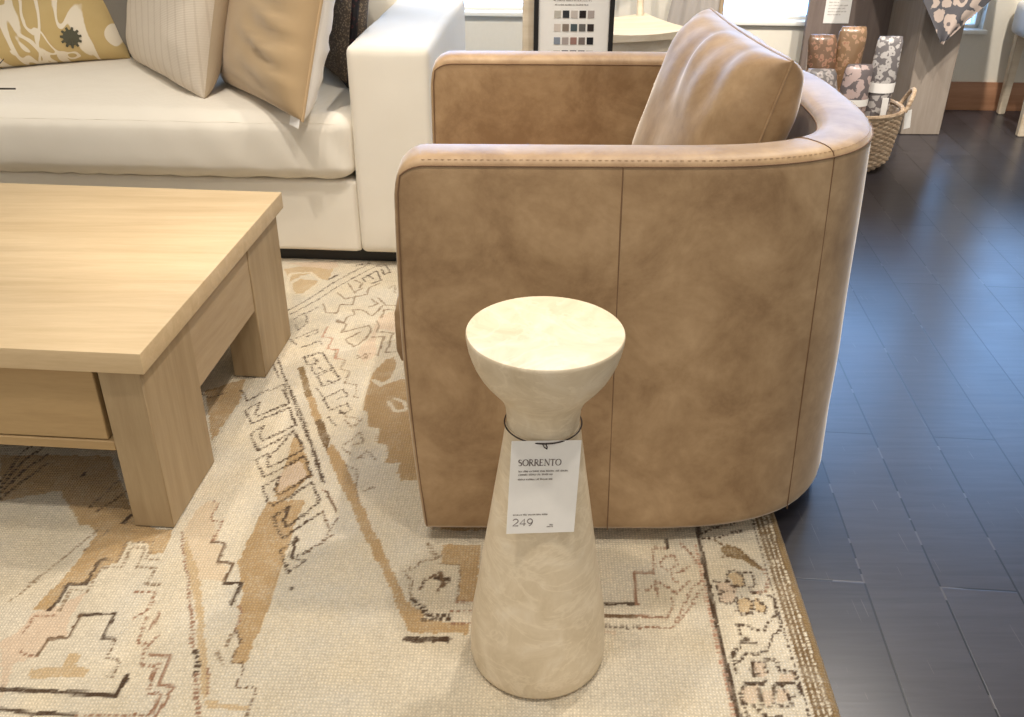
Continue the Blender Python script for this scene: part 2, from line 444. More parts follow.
WA = math.radians(-2.5)
WM = Matrix.Translation((0, 4.765, 0)) @ Matrix.Rotation(WA, 4, 'Z')     # wall frame: x along the wall, y into it
WINS = [(-1.15, .28, .425), (.95, 1.58, .40), (1.64, 2.235, .372), (2.50, 3.6, .372)]
bm = bmesh.new()
segs = [-4.6] + [x for w in WINS for x in w[:2]] + [5.0]
for i in range(0, len(segs), 2): rbox(bm, (segs[i], 0, ZF), (segs[i + 1], .16, 3.8), 0, 1, WM)
for a, b, SILL in WINS:
    rbox(bm, (a, 0, ZF), (b, .16, SILL - .02), 0, 1, WM); rbox(bm, (a, 0, 2.35), (b, .16, 3.8), 0, 1, WM)
w = obj('wall_back', bm, 'wall', smooth=False); w['kind'] = 'structure'; w['label'] = 'warm white wall with low windows'
for i, (a, b, SILL) in enumerate(WINS):
    bm = bmesh.new(); e = .02
    for lo, hi in (((a, .05, SILL), (a + e, .1, 2.35)), ((b - e, .05, SILL), (b, .1, 2.35)), ((a, .05, SILL), (b, .1, SILL + .014)), ((a, .05, 2.3), (b, .1, 2.35)),
                   (((a + b) / 2 - .012, .06, SILL), ((a + b) / 2 + .012, .09, 2.3)) if b - a > .9 else ((a, .06, 1.5), (b, .09, 1.53))):
        rbox(bm, lo, hi, .002, 1, WM)
    wf = obj('window_%d' % (i + 1), bm, 'sillpaint', smooth=False, loc=WM @ Vector(((a + b) / 2, .07, SILL)))
    wf['kind'] = 'structure'; wf['label'] = 'white framed low window, daylight outside'
    obj('window_glass', box((a + e, .072, SILL + .014), (b - e, .078, 2.3), 0, 1, WM), 'glass', wf, smooth=False)
    s = obj('window_sill', box((a - .02, -.02, SILL - .02), (b + .02, .06, SILL), .004, 2, WM), 'sillpaint', wf)
bb = obj('baseboard_back', box((-4.6, -.016, ZF), (5, 0, .128), .004, 2, WM), 'base_wood'); bb['kind'] = 'structure'; bb['label'] = 'brown stained wooden baseboard'

# ------------------------------------------------------------------ rug
RUG = [
('P','T',0,0,[-845,1458,-759,1522,-706,1437,-663,1432,-660,1365,-685,1365,-703,1396,-738,1396,-737,1336,-763,1325,-759,1296,-774,1280,-808,1277,-810,1215,-841,1217,-818,1301,-806,1419]),
('P','P',0,0,[-863,1142,-839,1172,-838,1207,-797,1227,-762,1262,-768,1198,-756,1149,-779,1142,-783,1107,-817,1094,-803,1017]),
('P','T2',0,0,[-779,1061,-784,1082,-738,1086,-734,1116,-717,1116,-712,1086,-687,1082,-691,1066]),
('P','T',0,0,[-496,1524,-424,1525,-427,1381,-425,1304,-428,1210,-471,1210,-481,1216,-482,1255,-491,1283,-512,1337,-508,1394,-505,1469]),
('P','T',0,0,[-475,1227,-429,1227,-432,1161,-433,1112,-439,1094,-460,1097,-461,1119,-456,1136,-471,1178]),
('P','T',0,0,[-489,1759,-463,1716,-436,1646,-423,1612,-440,1579,-459,1532,-475,1518,-494,1558,-489,1612,-487,1663,-492,1722]),
('P','P',0,0,[-494,1601,-483,1645,-460,1663,-433,1612,-456,1579,-483,1553]),
('P','P2',0,0,[-641,1435,-634,1493,-620,1523,-598,1523,-594,1464,-566,1407,-574,1394,-550,1380,-551,1341,-527,1328,-524,1287,-575,1294,-612,1358]),
('P','T2',0,0,[-632,1411,-585,1328,-555,1254,-542,1209,-553,1209,-584,1286,-622,1366]),
('P','T2',0,0,[-558,1226,-544,1226,-520,1153,-478,1034,-487,1022,-520,1118]),
('P','T2',0,0,[-481,1019,-408,1010,-408,1001,-478,1007]),
('P','O',0,0,[-547,2066,-533,2074,-484,1931,-497,1923]),
('P','T',0,0,[-497,1923,-482,1931,-444,1834,-455,1814]),
('P','O2',0,0,[-456,1821,-444,1834,-409,1751,-410,1702,-432,1751]),
('P','T',0,0,[-410,1702,-403,1733,-364,1658,-391,1657]),
('P','T',0,0,[-410,1702,-383,1703,-335,1595,-314,1542,-289,1476,-259,1410,-227,1341,-250,1340,-296,1438,-326,1511,-354,1567,-376,1622]),
('P','T',0,0,[-275,1403,-255,1403,-231,1343,-201,1278,-184,1238,-157,1217,-146,1196,-72,1188,-71,1163,-174,1167,-193,1204,-216,1269,-238,1319]),
('P','T',0,0,[-132,1394,-60,1394,-59,1243,-98,1241,-90,1274,-97,1332,-132,1339]),
('P','T',0,0,[-360,2052,-335,2109,-305,2130,-295,2077,-305,2022,-318,1999,-334,2006,-347,2014,-347,1954]),
('P','T',0,0,[-360,1939,-350,2006,-327,1976,-305,1992,-277,2015,-214,2008,-185,1659,-276,1658,-278,1728,-307,1734,-310,1790,-334,1803,-340,1862,-360,1872]),
('P','T',0,0,[-269,1912,20,1915,18,1597,-235,1594]),
('P','T',0,0,[-279,1674,-269,1704,-217,1704,-209,1623,-245,1617,-244,1669]),
('P','T',0,0,[-161,1744,19,1746,18,1435,-139,1433]),
('P','T2',0,0,[-712,2676,-636,2713,-557,2714,-562,2597,-597,2608,-619,2648,-649,2630,-673,2584]),
('P','T2',0,0,[-666,2573,-644,2607,-595,2596,-584,2563,-615,2508,-639,2497]),
('P','P',0,0,[-722,2724,-561,2739,-541,2702,-571,2678,-663,2701]),
('P','P',0,0,[-370,2255,-365,2282,-316,2265,-331,2398,-375,2358,-384,2228,-407,2158,-382,2094,-355,2133]),
('P','T',0,0,[-1118,1676,-879,1679,-752,1474,-849,1442,-935,1554,-1043,1519]),
('P','T',0,0,[-750,1952,-667,2011,-653,1908,-672,1738]),
('L','B',7,0,[-812,1215,-805,1237,-806,1278,-773,1278,-772,1301,-771,1343,-761,1346]),
('L','G',5,1,[-761,1346,-736,1341,-742,1392,-688,1396,-685,1348,-661,1345]),
('L','G',5,1,[-762,1261,-762,1297,-758,1324,-723,1322,-728,1379,-699,1379,-697,1325,-659,1323,-664,1279,-638,1278]),
('L','G',5,1,[-793,1214,-795,1264,-760,1263]),
('L','R',5,1,[-675,1261,-638,1260,-640,1215]),
('L','B',6,0,[-771,1450,-757,1482]),
('L','G',4,1,[-882,1252,-867,1300,-843,1347,-820,1405,-810,1428]),
('L','G',3,1,[-891,1236,-870,1276,-850,1334]),
('L','G',3,1,[-811,1369,-794,1410,-788,1433]),
('L','B',8,0,[-815,1041,-786,1038,-742,1035,-677,1033,-624,1028,-625,1045,-622,1068]),
('L','B',7,0,[-795,1000,-726,993,-672,991]),
('L','R',5,1,[-672,990,-558,990,-554,1021]),
('L','B',5,0,[-753,1202,-691,1206,-694,1177,-694,1148,-671,1148]),
('L','B2',5,0,[-787,1108,-783,1149,-752,1149,-752,1187,-751,1203]),
('L','B2',4,1,[-671,1146,-669,1104,-645,1102,-645,1068,-653,1068]),
('L','R',4,1,[-655,1195,-639,1214]),
('L','R',5,1,[-633,1196,-632,1138,-610,1136,-609,1091,-584,1089,-575,1029,-559,1029]),
('L','R',4,1,[-818,1119,-796,1109,-787,1108]),
('L','R',4,1,[-832,1161,-832,1198,-798,1200]),
('L','R',5,0,[-600,1114,-564,1111,-564,1052,-539,1046,-549,986]),
('L','R',5,1,[-582,1062,-578,1094]),
('L','R',5,1,[-573,1033,-563,1033]),
('L','R',5,0,[-558,991,-554,1030]),
('L','R',4,1,[-608,1138,-601,1156,-593,1156]),
('L','R',4,0,[-619,1170,-616,1211]),
('L','R',6,1,[-567,1226,-550,1181,-538,1139,-526,1118]),
('L','B',8,1,[-527,1118,-518,1101,-511,1072]),
('L','R',6,1,[-511,1072,-498,1034,-482,987]),
('L','R',4,1,[-471,1168,-474,1212,-478,1227]),
('L','B2',4,1,[-471,1168,-456,1143,-461,1108,-460,1097,-439,1095,-439,1047,-407,1045,-408,1010,-409,987]),
('L','G',8,1,[-476,1157,-478,1136]),
('L','G',6,1,[-489,1118,-472,1092]),
('L','R',4,1,[-495,1085,-481,1034]),
('L','R',4,1,[-643,1425,-622,1366,-605,1323,-591,1294,-577,1254,-562,1209]),
('L','R',4,1,[-608,1523,-598,1513,-598,1461,-573,1459,-575,1396]),
('L','B2',5,0,[-575,1395,-550,1393,-550,1339,-520,1337,-523,1283]),
('L','B',6,0,[-523,1283,-492,1283,-494,1226]),
('L','B',5,1,[-502,1524,-483,1509,-467,1525]),
('L','B',6,1,[-452,1505,-476,1472,-442,1408,-402,1465]),
('L','B',6,0,[-450,1505,-453,1465,-444,1443]),
('L','B',5,1,[-444,1443,-406,1487]),
('L','B',6,1,[-415,1409,-439,1372,-411,1312]),
('L','B',6,0,[-414,1404,-417,1368,-413,1353]),
('L','B',4,1,[-412,1351,-390,1373]),
('L','B',4,1,[-410,1312,-385,1347]),
('L','B',6,1,[-400,1271,-396,1271]),
('L','B',5,1,[-598,1954,-636,1907,-661,1953]),
('L','B',5,1,[-601,1809,-630,1862,-603,1900,-602,1842]),
('L','B',5,1,[-594,1842,-564,1870,-538,1894]),
('L','B',5,1,[-598,1812,-559,1849,-529,1880,-499,1804,-537,1765,-559,1740,-573,1768,-569,1803,-594,1767,-561,1703,-530,1734,-498,1781,-460,1710,-489,1674,-522,1639,-531,1656,-535,1694,-558,1668,-525,1606,-489,1640,-456,1680,-423,1612,-454,1569,-481,1542,-493,1560,-491,1606,-520,1571,-497,1521]),
('L','B',5,1,[-560,1955,-533,1901]),
('L','B',6,1,[-541,1955,-500,1863,-464,1772,-429,1681,-395,1585]),
('L','B',5,1,[-465,1527,-440,1563,-418,1585,-391,1519]),
('L','R',4,1,[-387,1559,-361,1519]),
('L','B',4,1,[-754,1938,-730,1920,-691,1946]),
('L','B',5,1,[-480,1658,-455,1684,-427,1616,-461,1566]),
('L','B',6,1,[-440,1702,-415,1633,-393,1583]),
('L','B',5,1,[-454,1532,-419,1586,-391,1523,-420,1475,-437,1451]),
('L','B2',5,0,[-383,1554,-353,1493]),
('L','B',5,1,[-432,1427,-409,1451,-381,1490]),
('L','B2',4,1,[-381,1490,-357,1432]),
('L','B2',4,1,[-345,1471,-365,1395,-392,1364]),
('L','B2',4,1,[-348,1419,-387,1368]),
('L','B',6,0,[-418,1359,-414,1406]),
('L','B',4,1,[-413,1351,-386,1347]),
('L','G',3,1,[-361,1650,-331,1633,-326,1578,-311,1521]),
('L','G',4,1,[-330,1676,-321,1679]),
('L','G',4,1,[-307,1557,-286,1571]),
('L','G',3,1,[-163,1393,-143,1353]),
('L','B',4,1,[-570,1860,-533,1895,-563,1985,-591,1951]),
('L','B',4,1,[-545,1750,-497,1801,-530,1874,-565,1840]),
('L','B',5,1,[-615,2130,-564,2004,-509,1867,-461,1757,-424,1667]),
('L','B',5,1,[-612,2081,-581,2011]),
('L','B',5,1,[-528,1677,-498,1782,-461,1708,-503,1656]),
('L','B',4,1,[-542,2123,-500,2148,-458,2067,-495,2035,-513,2066,-505,2107]),
('L','B',4,1,[-504,2083,-524,2082,-542,2123]),
('L','B',5,1,[-514,2115,-498,2095]),
('L','B',4,1,[-493,2067,-475,2051]),
('L','B',4,1,[-489,2024,-456,2059,-428,2009,-465,1975,-489,2024]),
('L','B',5,1,[-458,2001,-441,1990]),
('L','B',4,1,[-479,1967,-453,1920,-416,1961,-397,1932,-421,1917]),
('L','B',4,1,[-453,1917,-431,1868,-395,1896,-380,1869,-395,1852,-409,1869]),
('L','B',6,1,[-404,1858,-388,1852]),
('L','B',4,1,[-428,1841,-406,1805]),
('L','G',4,1,[-465,2157,-462,2120,-432,2108,-436,2059,-411,2052,-414,1990,-382,1983,-381,1925,-364,1918]),
('L','G',4,1,[-390,1842,-348,1829,-368,1796,-388,1828]),
('L','G',4,1,[-372,1727,-344,1777,-332,1739,-357,1721]),
('L','G',4,1,[-377,1715,-352,1685]),
('L','G',4,1,[-336,1673,-320,1703,-295,1668]),
('L','G',4,1,[-403,2133,-385,2116,-372,2142]),
('L','W',9,0,[-346,2010,-328,1988,-306,1995,-290,2061,-271,2077]),
('L','W',9,0,[-295,1904,-275,1863,-250,1870,-258,1905,-282,1919]),
('L','W',10,0,[-357,1869,-361,1947,-358,2037,-335,2109,-306,2134]),
('L','W',12,1,[-348,1856,-332,1790,-309,1784,-306,1727,-281,1722,-278,1668]),
('L','B',5,1,[-638,2394,-594,2466,-544,2575,-483,2679,-451,2728]),
('L','B',4,1,[-627,2365,-583,2435,-529,2542,-476,2632,-420,2716]),
('L','B',5,1,[-501,2703,-452,2734]),
('L','B',7,0,[-560,2603,-540,2637]),
('L','B',4,0,[-446,2587,-459,2610,-423,2668,-400,2599,-426,2576]),
('L','B',4,0,[-448,2633,-425,2610]),
('L','B',4,0,[-423,2704,-399,2710,-378,2657,-396,2639,-408,2680]),
('L','G',4,0,[-496,2575,-468,2510,-449,2543]),
('L','G',4,0,[-481,2598,-454,2576,-459,2543]),
('L','G',4,0,[-519,2509,-489,2468,-455,2489,-429,2500,-431,2543,-402,2577]),
('L','G',4,0,[-547,2436,-528,2376,-497,2376,-497,2431,-461,2432,-462,2489]),
('L','B',4,1,[-612,2336,-589,2375,-569,2317,-586,2271,-602,2307]),
('L','B',4,1,[-581,2375,-557,2415]),
('L','B',4,1,[-581,2225,-536,2276,-528,2258,-554,2235]),
('L','B',5,1,[-596,2216,-576,2190]),
('L','B',4,1,[-558,2173,-515,2209,-504,2191]),
('L','B',4,1,[-539,2115,-496,2148,-482,2115]),
('L','G',4,0,[-493,2328,-468,2309,-466,2347,-446,2367,-455,2397,-429,2397,-397,2358,-386,2378,-374,2428]),
('L','G',4,0,[-464,2258,-398,2301,-387,2282,-392,2228,-418,2175,-449,2218,-414,2264]),
('L','G',4,0,[-489,2333,-459,2305,-464,2258]),
('L','G',4,0,[-394,2479,-365,2428,-325,2428]),
('L','G',4,0,[-331,2398,-366,2398,-369,2349]),
('L','G',4,0,[-411,2469,-389,2438,-409,2417]),
('L','G',4,0,[-380,2329,-367,2301,-371,2264,-324,2260,-332,2150,-303,2151]),
('L','G',4,0,[-380,2232,-347,2237,-350,2133]),
('L','R2',4,0,[-508,2290,-513,2231,-485,2227,-487,2166,-457,2162,-460,2116,-437,2112]),
('L','G',4,1,[-370,2544,-354,2566,-348,2512]),
('L','G',4,1,[-401,2116,-384,2141,-377,2117]),
('L','W',8,0,[-644,2445,-680,2573,-685,2641,-625,2654,-581,2597,-596,2552,-620,2487]),
('L','B',12,0,[-175,1151,-107,1151]),
('L','B',10,1,[-172,1242,-154,1221,-147,1208,-104,1206]),
('L','B',7,1,[-152,1196,-104,1200]),
('L','B2',6,1,[-162,1274,-160,1292,-139,1311,-112,1297,-127,1278,-136,1265]),
('L','B',9,0,[-138,1299,-114,1294]),
('L','B2',7,0,[-130,1315,-123,1278]),
('L','G',4,1,[-199,1319,-180,1329,-165,1349,-145,1349,-133,1364]),
('L','G',4,1,[-194,1310,-180,1292,-183,1264,-175,1247]),
('L','G',4,1,[-132,1339,-98,1335,-93,1302,-97,1247]),
('L','R',5,1,[-98,1241,-67,1243]),
('L','R',4,1,[-105,1217,-67,1217]),
('L','R',5,1,[-103,1188,-71,1188]),
('L','G',5,1,[-159,1393,-136,1354]),
('L','B',7,0,[163,1235,222,1236]),
('L','R',6,0,[225,1236,229,1316]),
('L','R',5,0,[229,1316,266,1316]),
('L','R',4,1,[265,1312,273,1388,302,1388]),
('L','B',6,0,[301,1386,302,1413]),
('L','B2',8,0,[163,1208,221,1208]),
('L','R',5,0,[221,1208,273,1204]),
('L','R',4,1,[273,1206,291,1236,288,1252]),
('L','R',4,1,[288,1195,307,1232,333,1284,351,1294]),
('L','R',4,1,[281,1346,295,1364,308,1368,313,1342,299,1329,298,1304,305,1292]),
('L','R',4,1,[329,1296,298,1264,281,1284,266,1296,263,1255]),
('L','R',4,1,[290,1325,280,1338]),
('L','R',4,1,[246,1271,265,1287]),
('L','R',4,1,[328,1400,341,1373,351,1342]),
('L','R',4,1,[309,1317,335,1334]),
('L','B',6,1,[160,1181,224,1181]),
('L','R',4,1,[224,1181,279,1180,318,1228,347,1276]),
('L','P',9,0,[159,1170,176,1170]),
('L','B',8,0,[380,1600,367,1432,358,1205,356,993,355,924]),
('L','R2',5,1,[356,1394,351,1205,349,993,349,924]),
('P','P',0,0,[377,1293,397,1293,412,1281,398,1242,378,1242,377,1265]),
('P','T2',0,0,[403,1314,417,1323,431,1306,423,1281,404,1285]),
('P','T2',0,0,[404,1242,417,1254,430,1250,429,1230,417,1211,404,1219]),
('P','T2',0,0,[433,1250,445,1254,453,1227,448,1215,432,1219]),
('L','B',5,1,[397,1293,402,1318,415,1327,427,1314,429,1298,420,1281,404,1285]),
('L','B',5,1,[397,1293,376,1295,375,1273,384,1269,409,1269]),
('L','B',5,1,[377,1265,374,1245,381,1238,398,1242,407,1257]),
('L','B',5,1,[406,1253,402,1223,408,1211,423,1215,430,1234,428,1250,415,1257]),
('L','B',5,1,[428,1227,448,1215,454,1231,444,1250,432,1246]),
('L','B',5,1,[432,1319,446,1319,449,1294,439,1278,430,1286]),
('L','B',7,0,[404,1285,412,1281]),
('P','O',0,0,[401,1388,418,1401,441,1379,461,1349,469,1332,462,1327,435,1353,405,1366]),
('L','O2',5,1,[396,1410,411,1392,434,1388,450,1366,469,1332]),
('L','O2',5,1,[399,1361,430,1370,456,1353]),
('L','R',4,1,[469,1332,474,1302,464,1274,445,1266,437,1266]),
('L','B',6,1,[372,1429,410,1453,449,1463]),
('L','B',5,1,[375,1415,410,1420,453,1439]),
('L','B',5,1,[464,1260,472,1250,467,1205]),
('L','B',5,1,[437,1266,448,1266]),
('L','B',5,1,[470,1235,472,1212,470,1184,452,1164,430,1129]),
('L','B',5,1,[464,1208,448,1193,436,1175,415,1178]),
('L','B',5,1,[414,1185,395,1189,395,1167]),
('L','B',6,0,[392,1148,416,1146]),
('L','B',6,0,[400,1158,404,1155]),
('L','B',5,1,[392,1123,413,1122,428,1132]),
('L','B',6,1,[372,1125,388,1139]),
('L','B',6,1,[371,1122,371,1082]),
('L','B',6,1,[378,1105,390,1118]),
('P','P',0,0,[404,1105,422,1105,420,1079,414,1072,398,1079]),
('P','P',0,0,[375,1053,401,1056,397,1028,379,1016,369,1028]),
('P','P',0,0,[439,1079,469,1086,467,1069,438,1063]),
('P','P',0,0,[404,1047,424,1050,418,1022,400,1019]),
('P','P',0,0,[429,1050,449,1047,446,1028,423,1022]),
('L','B',6,1,[401,1105,422,1105,420,1079]),
('L','B',6,0,[401,1102,398,1077,406,1079]),
('L','B',6,1,[426,1112,444,1109,441,1087,467,1087,467,1069]),
('L','B',7,0,[381,1061,409,1061,416,1067]),
('L','B',7,0,[432,1060,460,1061]),
('L','B',6,1,[375,1053,368,1037,369,1016,367,993]),
('L','B',6,0,[399,1047,399,1025]),
('L','B',6,1,[396,1016,414,1016,422,1041,422,1050]),
('L','B',6,1,[424,1016,443,1016,445,1031,458,1035]),
('L','B',6,1,[465,1053,465,1041]),
('L','B',6,1,[382,1016,399,997]),
('L','B',6,0,[401,994,425,993]),
('L','B',6,1,[425,1053,438,1056]),
('L','B',5,1,[439,1047,447,1031]),
('L','B',7,1,[-1047,1526,-1029,1584,-1002,1645]),
('L','B',7,1,[-1056,1545,-1045,1618,-1017,1681]),
('L','B',7,1,[-1065,1564,-1061,1653,-1033,1718]),
('L','B',7,1,[-1074,1584,-1077,1689,-1050,1756]),
('L','B',8,0,[-769,1453,-757,1483]),
('L','B',7,0,[-911,1604,-909,1615]),
('L','B2',5,1,[-833,1486,-794,1557]),
('L','B2',5,1,[-852,1500,-825,1593]),
]

PAL = {'C': (220, 206, 180), 'T': (184, 152, 106), 'T2': (198, 171, 130), 'P': (214, 190, 162), 'P2': (216, 194, 162), 'O': (138, 112, 72), 'O2': (116, 90, 54),
       'B': (74, 52, 28), 'B2': (108, 82, 54), 'G': (142, 120, 92), 'R': (150, 112, 84), 'R2': (184, 140, 112), 'W': (224, 210, 182)}
def rug():
    step = .003
    xs = np.concatenate([np.arange(-2.3, -1.22, .05), np.arange(-1.22, .0, step), np.arange(0, .5351, step)]); ys = np.concatenate([np.arange(.3, .88, .04), np.arange(.88, 2.92, step), np.arange(2.92, 3.42, .05)])
    nx, ny = len(xs), len(ys)
    X, Y = np.meshgrid(xs, ys)               # rug frame before the slight skew of its right edge
    EX = .485 + .032 * Y                      # right edge
    fx = (X - xs[0]) / (xs[-1] - xs[0])
    WX = X + (EX - xs[-1]) * np.clip((X + .2) / (xs[-1] + .2), 0, 1)
    rs = np.random.RandomState(3)
    def smooth_noise(scale):
        gx = int((xs[-1] - xs[0]) / scale) + 3; gy = int((ys[-1] - ys[0]) / scale) + 3
        g = rs.rand(gy, gx); fx_ = (X - xs[0]) / scale; fy_ = (Y - ys[0]) / scale
        ix = fx_.astype(int); iy = fy_.astype(int); tx = fx_ - ix; ty = fy_ - iy
        tx = tx * tx * (3 - 2 * tx); ty = ty * ty * (3 - 2 * ty)
        return (g[iy, ix] * (1 - tx) + g[iy, ix + 1] * tx) * (1 - ty) + (g[iy + 1, ix] * (1 - tx) + g[iy + 1, ix + 1] * tx) * ty
    jx = (smooth_noise(.012) - .5) * .0035; jy = (smooth_noise(.012) - .5) * .0035
    PX, PY = np.round((WX + jx) / .0036) * .0036, np.round((Y + jy) / .0042) * .0042
    cols = {k: np.array(lin(*v)[:3]) for k, v in PAL.items()}
    C = np.tile(cols['C'], (ny, nx, 1))
    m1 = smooth_noise(.28)[..., None]; m2 = smooth_noise(.06)[..., None]
    m3 = rs.rand(ny, nx)[..., None]; C = C * (1 - .10 * m1) * (.88 + .22 * m3) + np.array([.03, .0, -.04]) * (m2 - .5)
    def blend(mask, col): 
        nonlocal C
        C = C * (1 - mask[..., None]) + cols[col] * mask[..., None]
    wear = .66 + .36 * smooth_noise(.03) + .3 * rs.rand(ny, nx)
    for kind, col, wd, dash, q in RUG:
        P = np.array(q, float).reshape(-1, 2) / 1000
        pad = .03
        m = (PX > P[:, 0].min() - pad) & (PX < P[:, 0].max() + pad) & (PY > P[:, 1].min() - pad) & (PY < P[:, 1].max() + pad)
        if not m.any(): continue
        x, y = PX[m], PY[m]
        if kind == 'P':
            ins = np.zeros(len(x), bool); j = len(P) - 1
            for i in range(len(P)):
                xi, yi, xj, yj = *P[i], *P[j]
                if yi != yj: ins ^= ((yi > y) != (yj > y)) & (x < (xj - xi) * (y - yi) / (yj - yi) + xi)
                j = i
            a = ins * np.clip(wear[m] * 1.0 - .25 * (rs.rand(m.sum()) > .82), 0, 1)
        else:
            a = np.zeros(len(x)); acc = 0.0; hw = wd / 2000.0
            for i in range(len(P) - 1):
                d = P[i + 1] - P[i]; L = math.hypot(*d)
                if L < 1e-6: continue
                t = np.clip(((x - P[i, 0]) * d[0] + (y - P[i, 1]) * d[1]) / L ** 2, 0, 1)
                dist = np.hypot(x - P[i, 0] - t * d[0], y - P[i, 1] - t * d[1])
                k = np.clip((hw + .0016 - dist) / .0022, 0, 1)
                if dash:
                    ph = ((acc + t * L) / .0098) % 1.0
                    k = k * np.where(ph < .6, 1.0, .12)
                a = np.maximum(a, k); acc += L
            a = a * np.clip(wear[m], .55, 1)
        full = np.zeros((ny, nx)); full[m] = a
        blend(full, col)
    # right-hand guard stripes, measured in from the edge
    D = EX - WX + jx * .5
    ny_ = smooth_noise(.02); yy = (Y / .0105 + ny_ * 1.2) % 1.0; y2 = (Y / .0085 + .3 + ny_ * 1.6) % 1.0
    def band(a, b, col, dash=None):
        k = ((D >= a) & (D < b)).astype(float)
        if dash is not None: k = k * np.where(dash < .6, 1, .15)
        blend(k * np.clip(wear + .25 * (rs.rand(ny, nx) - .7), .35, 1), col)
    band(-.02, .046, 'O2'); band(-.02, .012, 'O'); band(.015, .0185, 'W', y2); band(.024, .028, 'C', yy); band(.033, .0365, 'W', yy); band(.042, .046, 'C', y2); band(.048, .053, 'B', yy)
    # pile relief
    Z = (smooth_noise(.008) - .5) * .0022 + (smooth_noise(.09) - .5) * .002
    edge = np.clip(D / .006, 0, 1); Z = Z - .0045 * (1 - edge)
    co_ = np.stack([WX, Y, Z - .0018], -1).reshape(-1, 3)
    me = bpy.data.meshes.new('rug')
    idx = np.arange(nx * ny).reshape(ny, nx)
    q = np.stack([idx[:-1, :-1], idx[:-1, 1:], idx[1:, 1:], idx[1:, :-1]], -1).reshape(-1, 4)
    # rim: skirt down to the floor
    ring = np.concatenate([idx[0, :], idx[1:, -1], idx[-1, -2::-1], idx[-2:0:-1, 0]]); nr = len(ring)
    low = co_[ring].copy(); low[:, 2] = ZF + .0005
    base = len(co_); co_ = np.concatenate([co_, low]); li = base + np.arange(nr)
    sk = np.stack([ring, li, np.roll(li, -1), np.roll(ring, -1)], -1)
    q = np.concatenate([q, sk])
    me.vertices.add(len(co_)); me.vertices.foreach_set('co', co_.astype(np.float32).ravel())
    me.loops.add(q.size); me.loops.foreach_set('vertex_index', q.astype(np.int32).ravel())
    me.polygons.add(len(q)); me.polygons.foreach_set('loop_start', np.arange(0, q.size, 4, dtype=np.int32))
    me.update(calc_edges=True); me.validate()
    at = me.color_attributes.new('pile_colour', 'FLOAT_COLOR', 'POINT')
    cc = np.ones((len(co_), 4), np.float32); cc[:base, :3] = C.reshape(-1, 3); cc[base:, :3] = cols['O']
    at.data.foreach_set('color', cc.ravel())
    me.polygons.foreach_set('use_smooth', np.ones(len(q), bool))
    o = bpy.data.objects.new('rug', me); COL.objects.link(o); me.materials.append(M['rug'])
    o['label'] = 'cream and tan hand-knotted patterned wool rug lying on the dark plank floor'; o['category'] = 'rug'
rug()

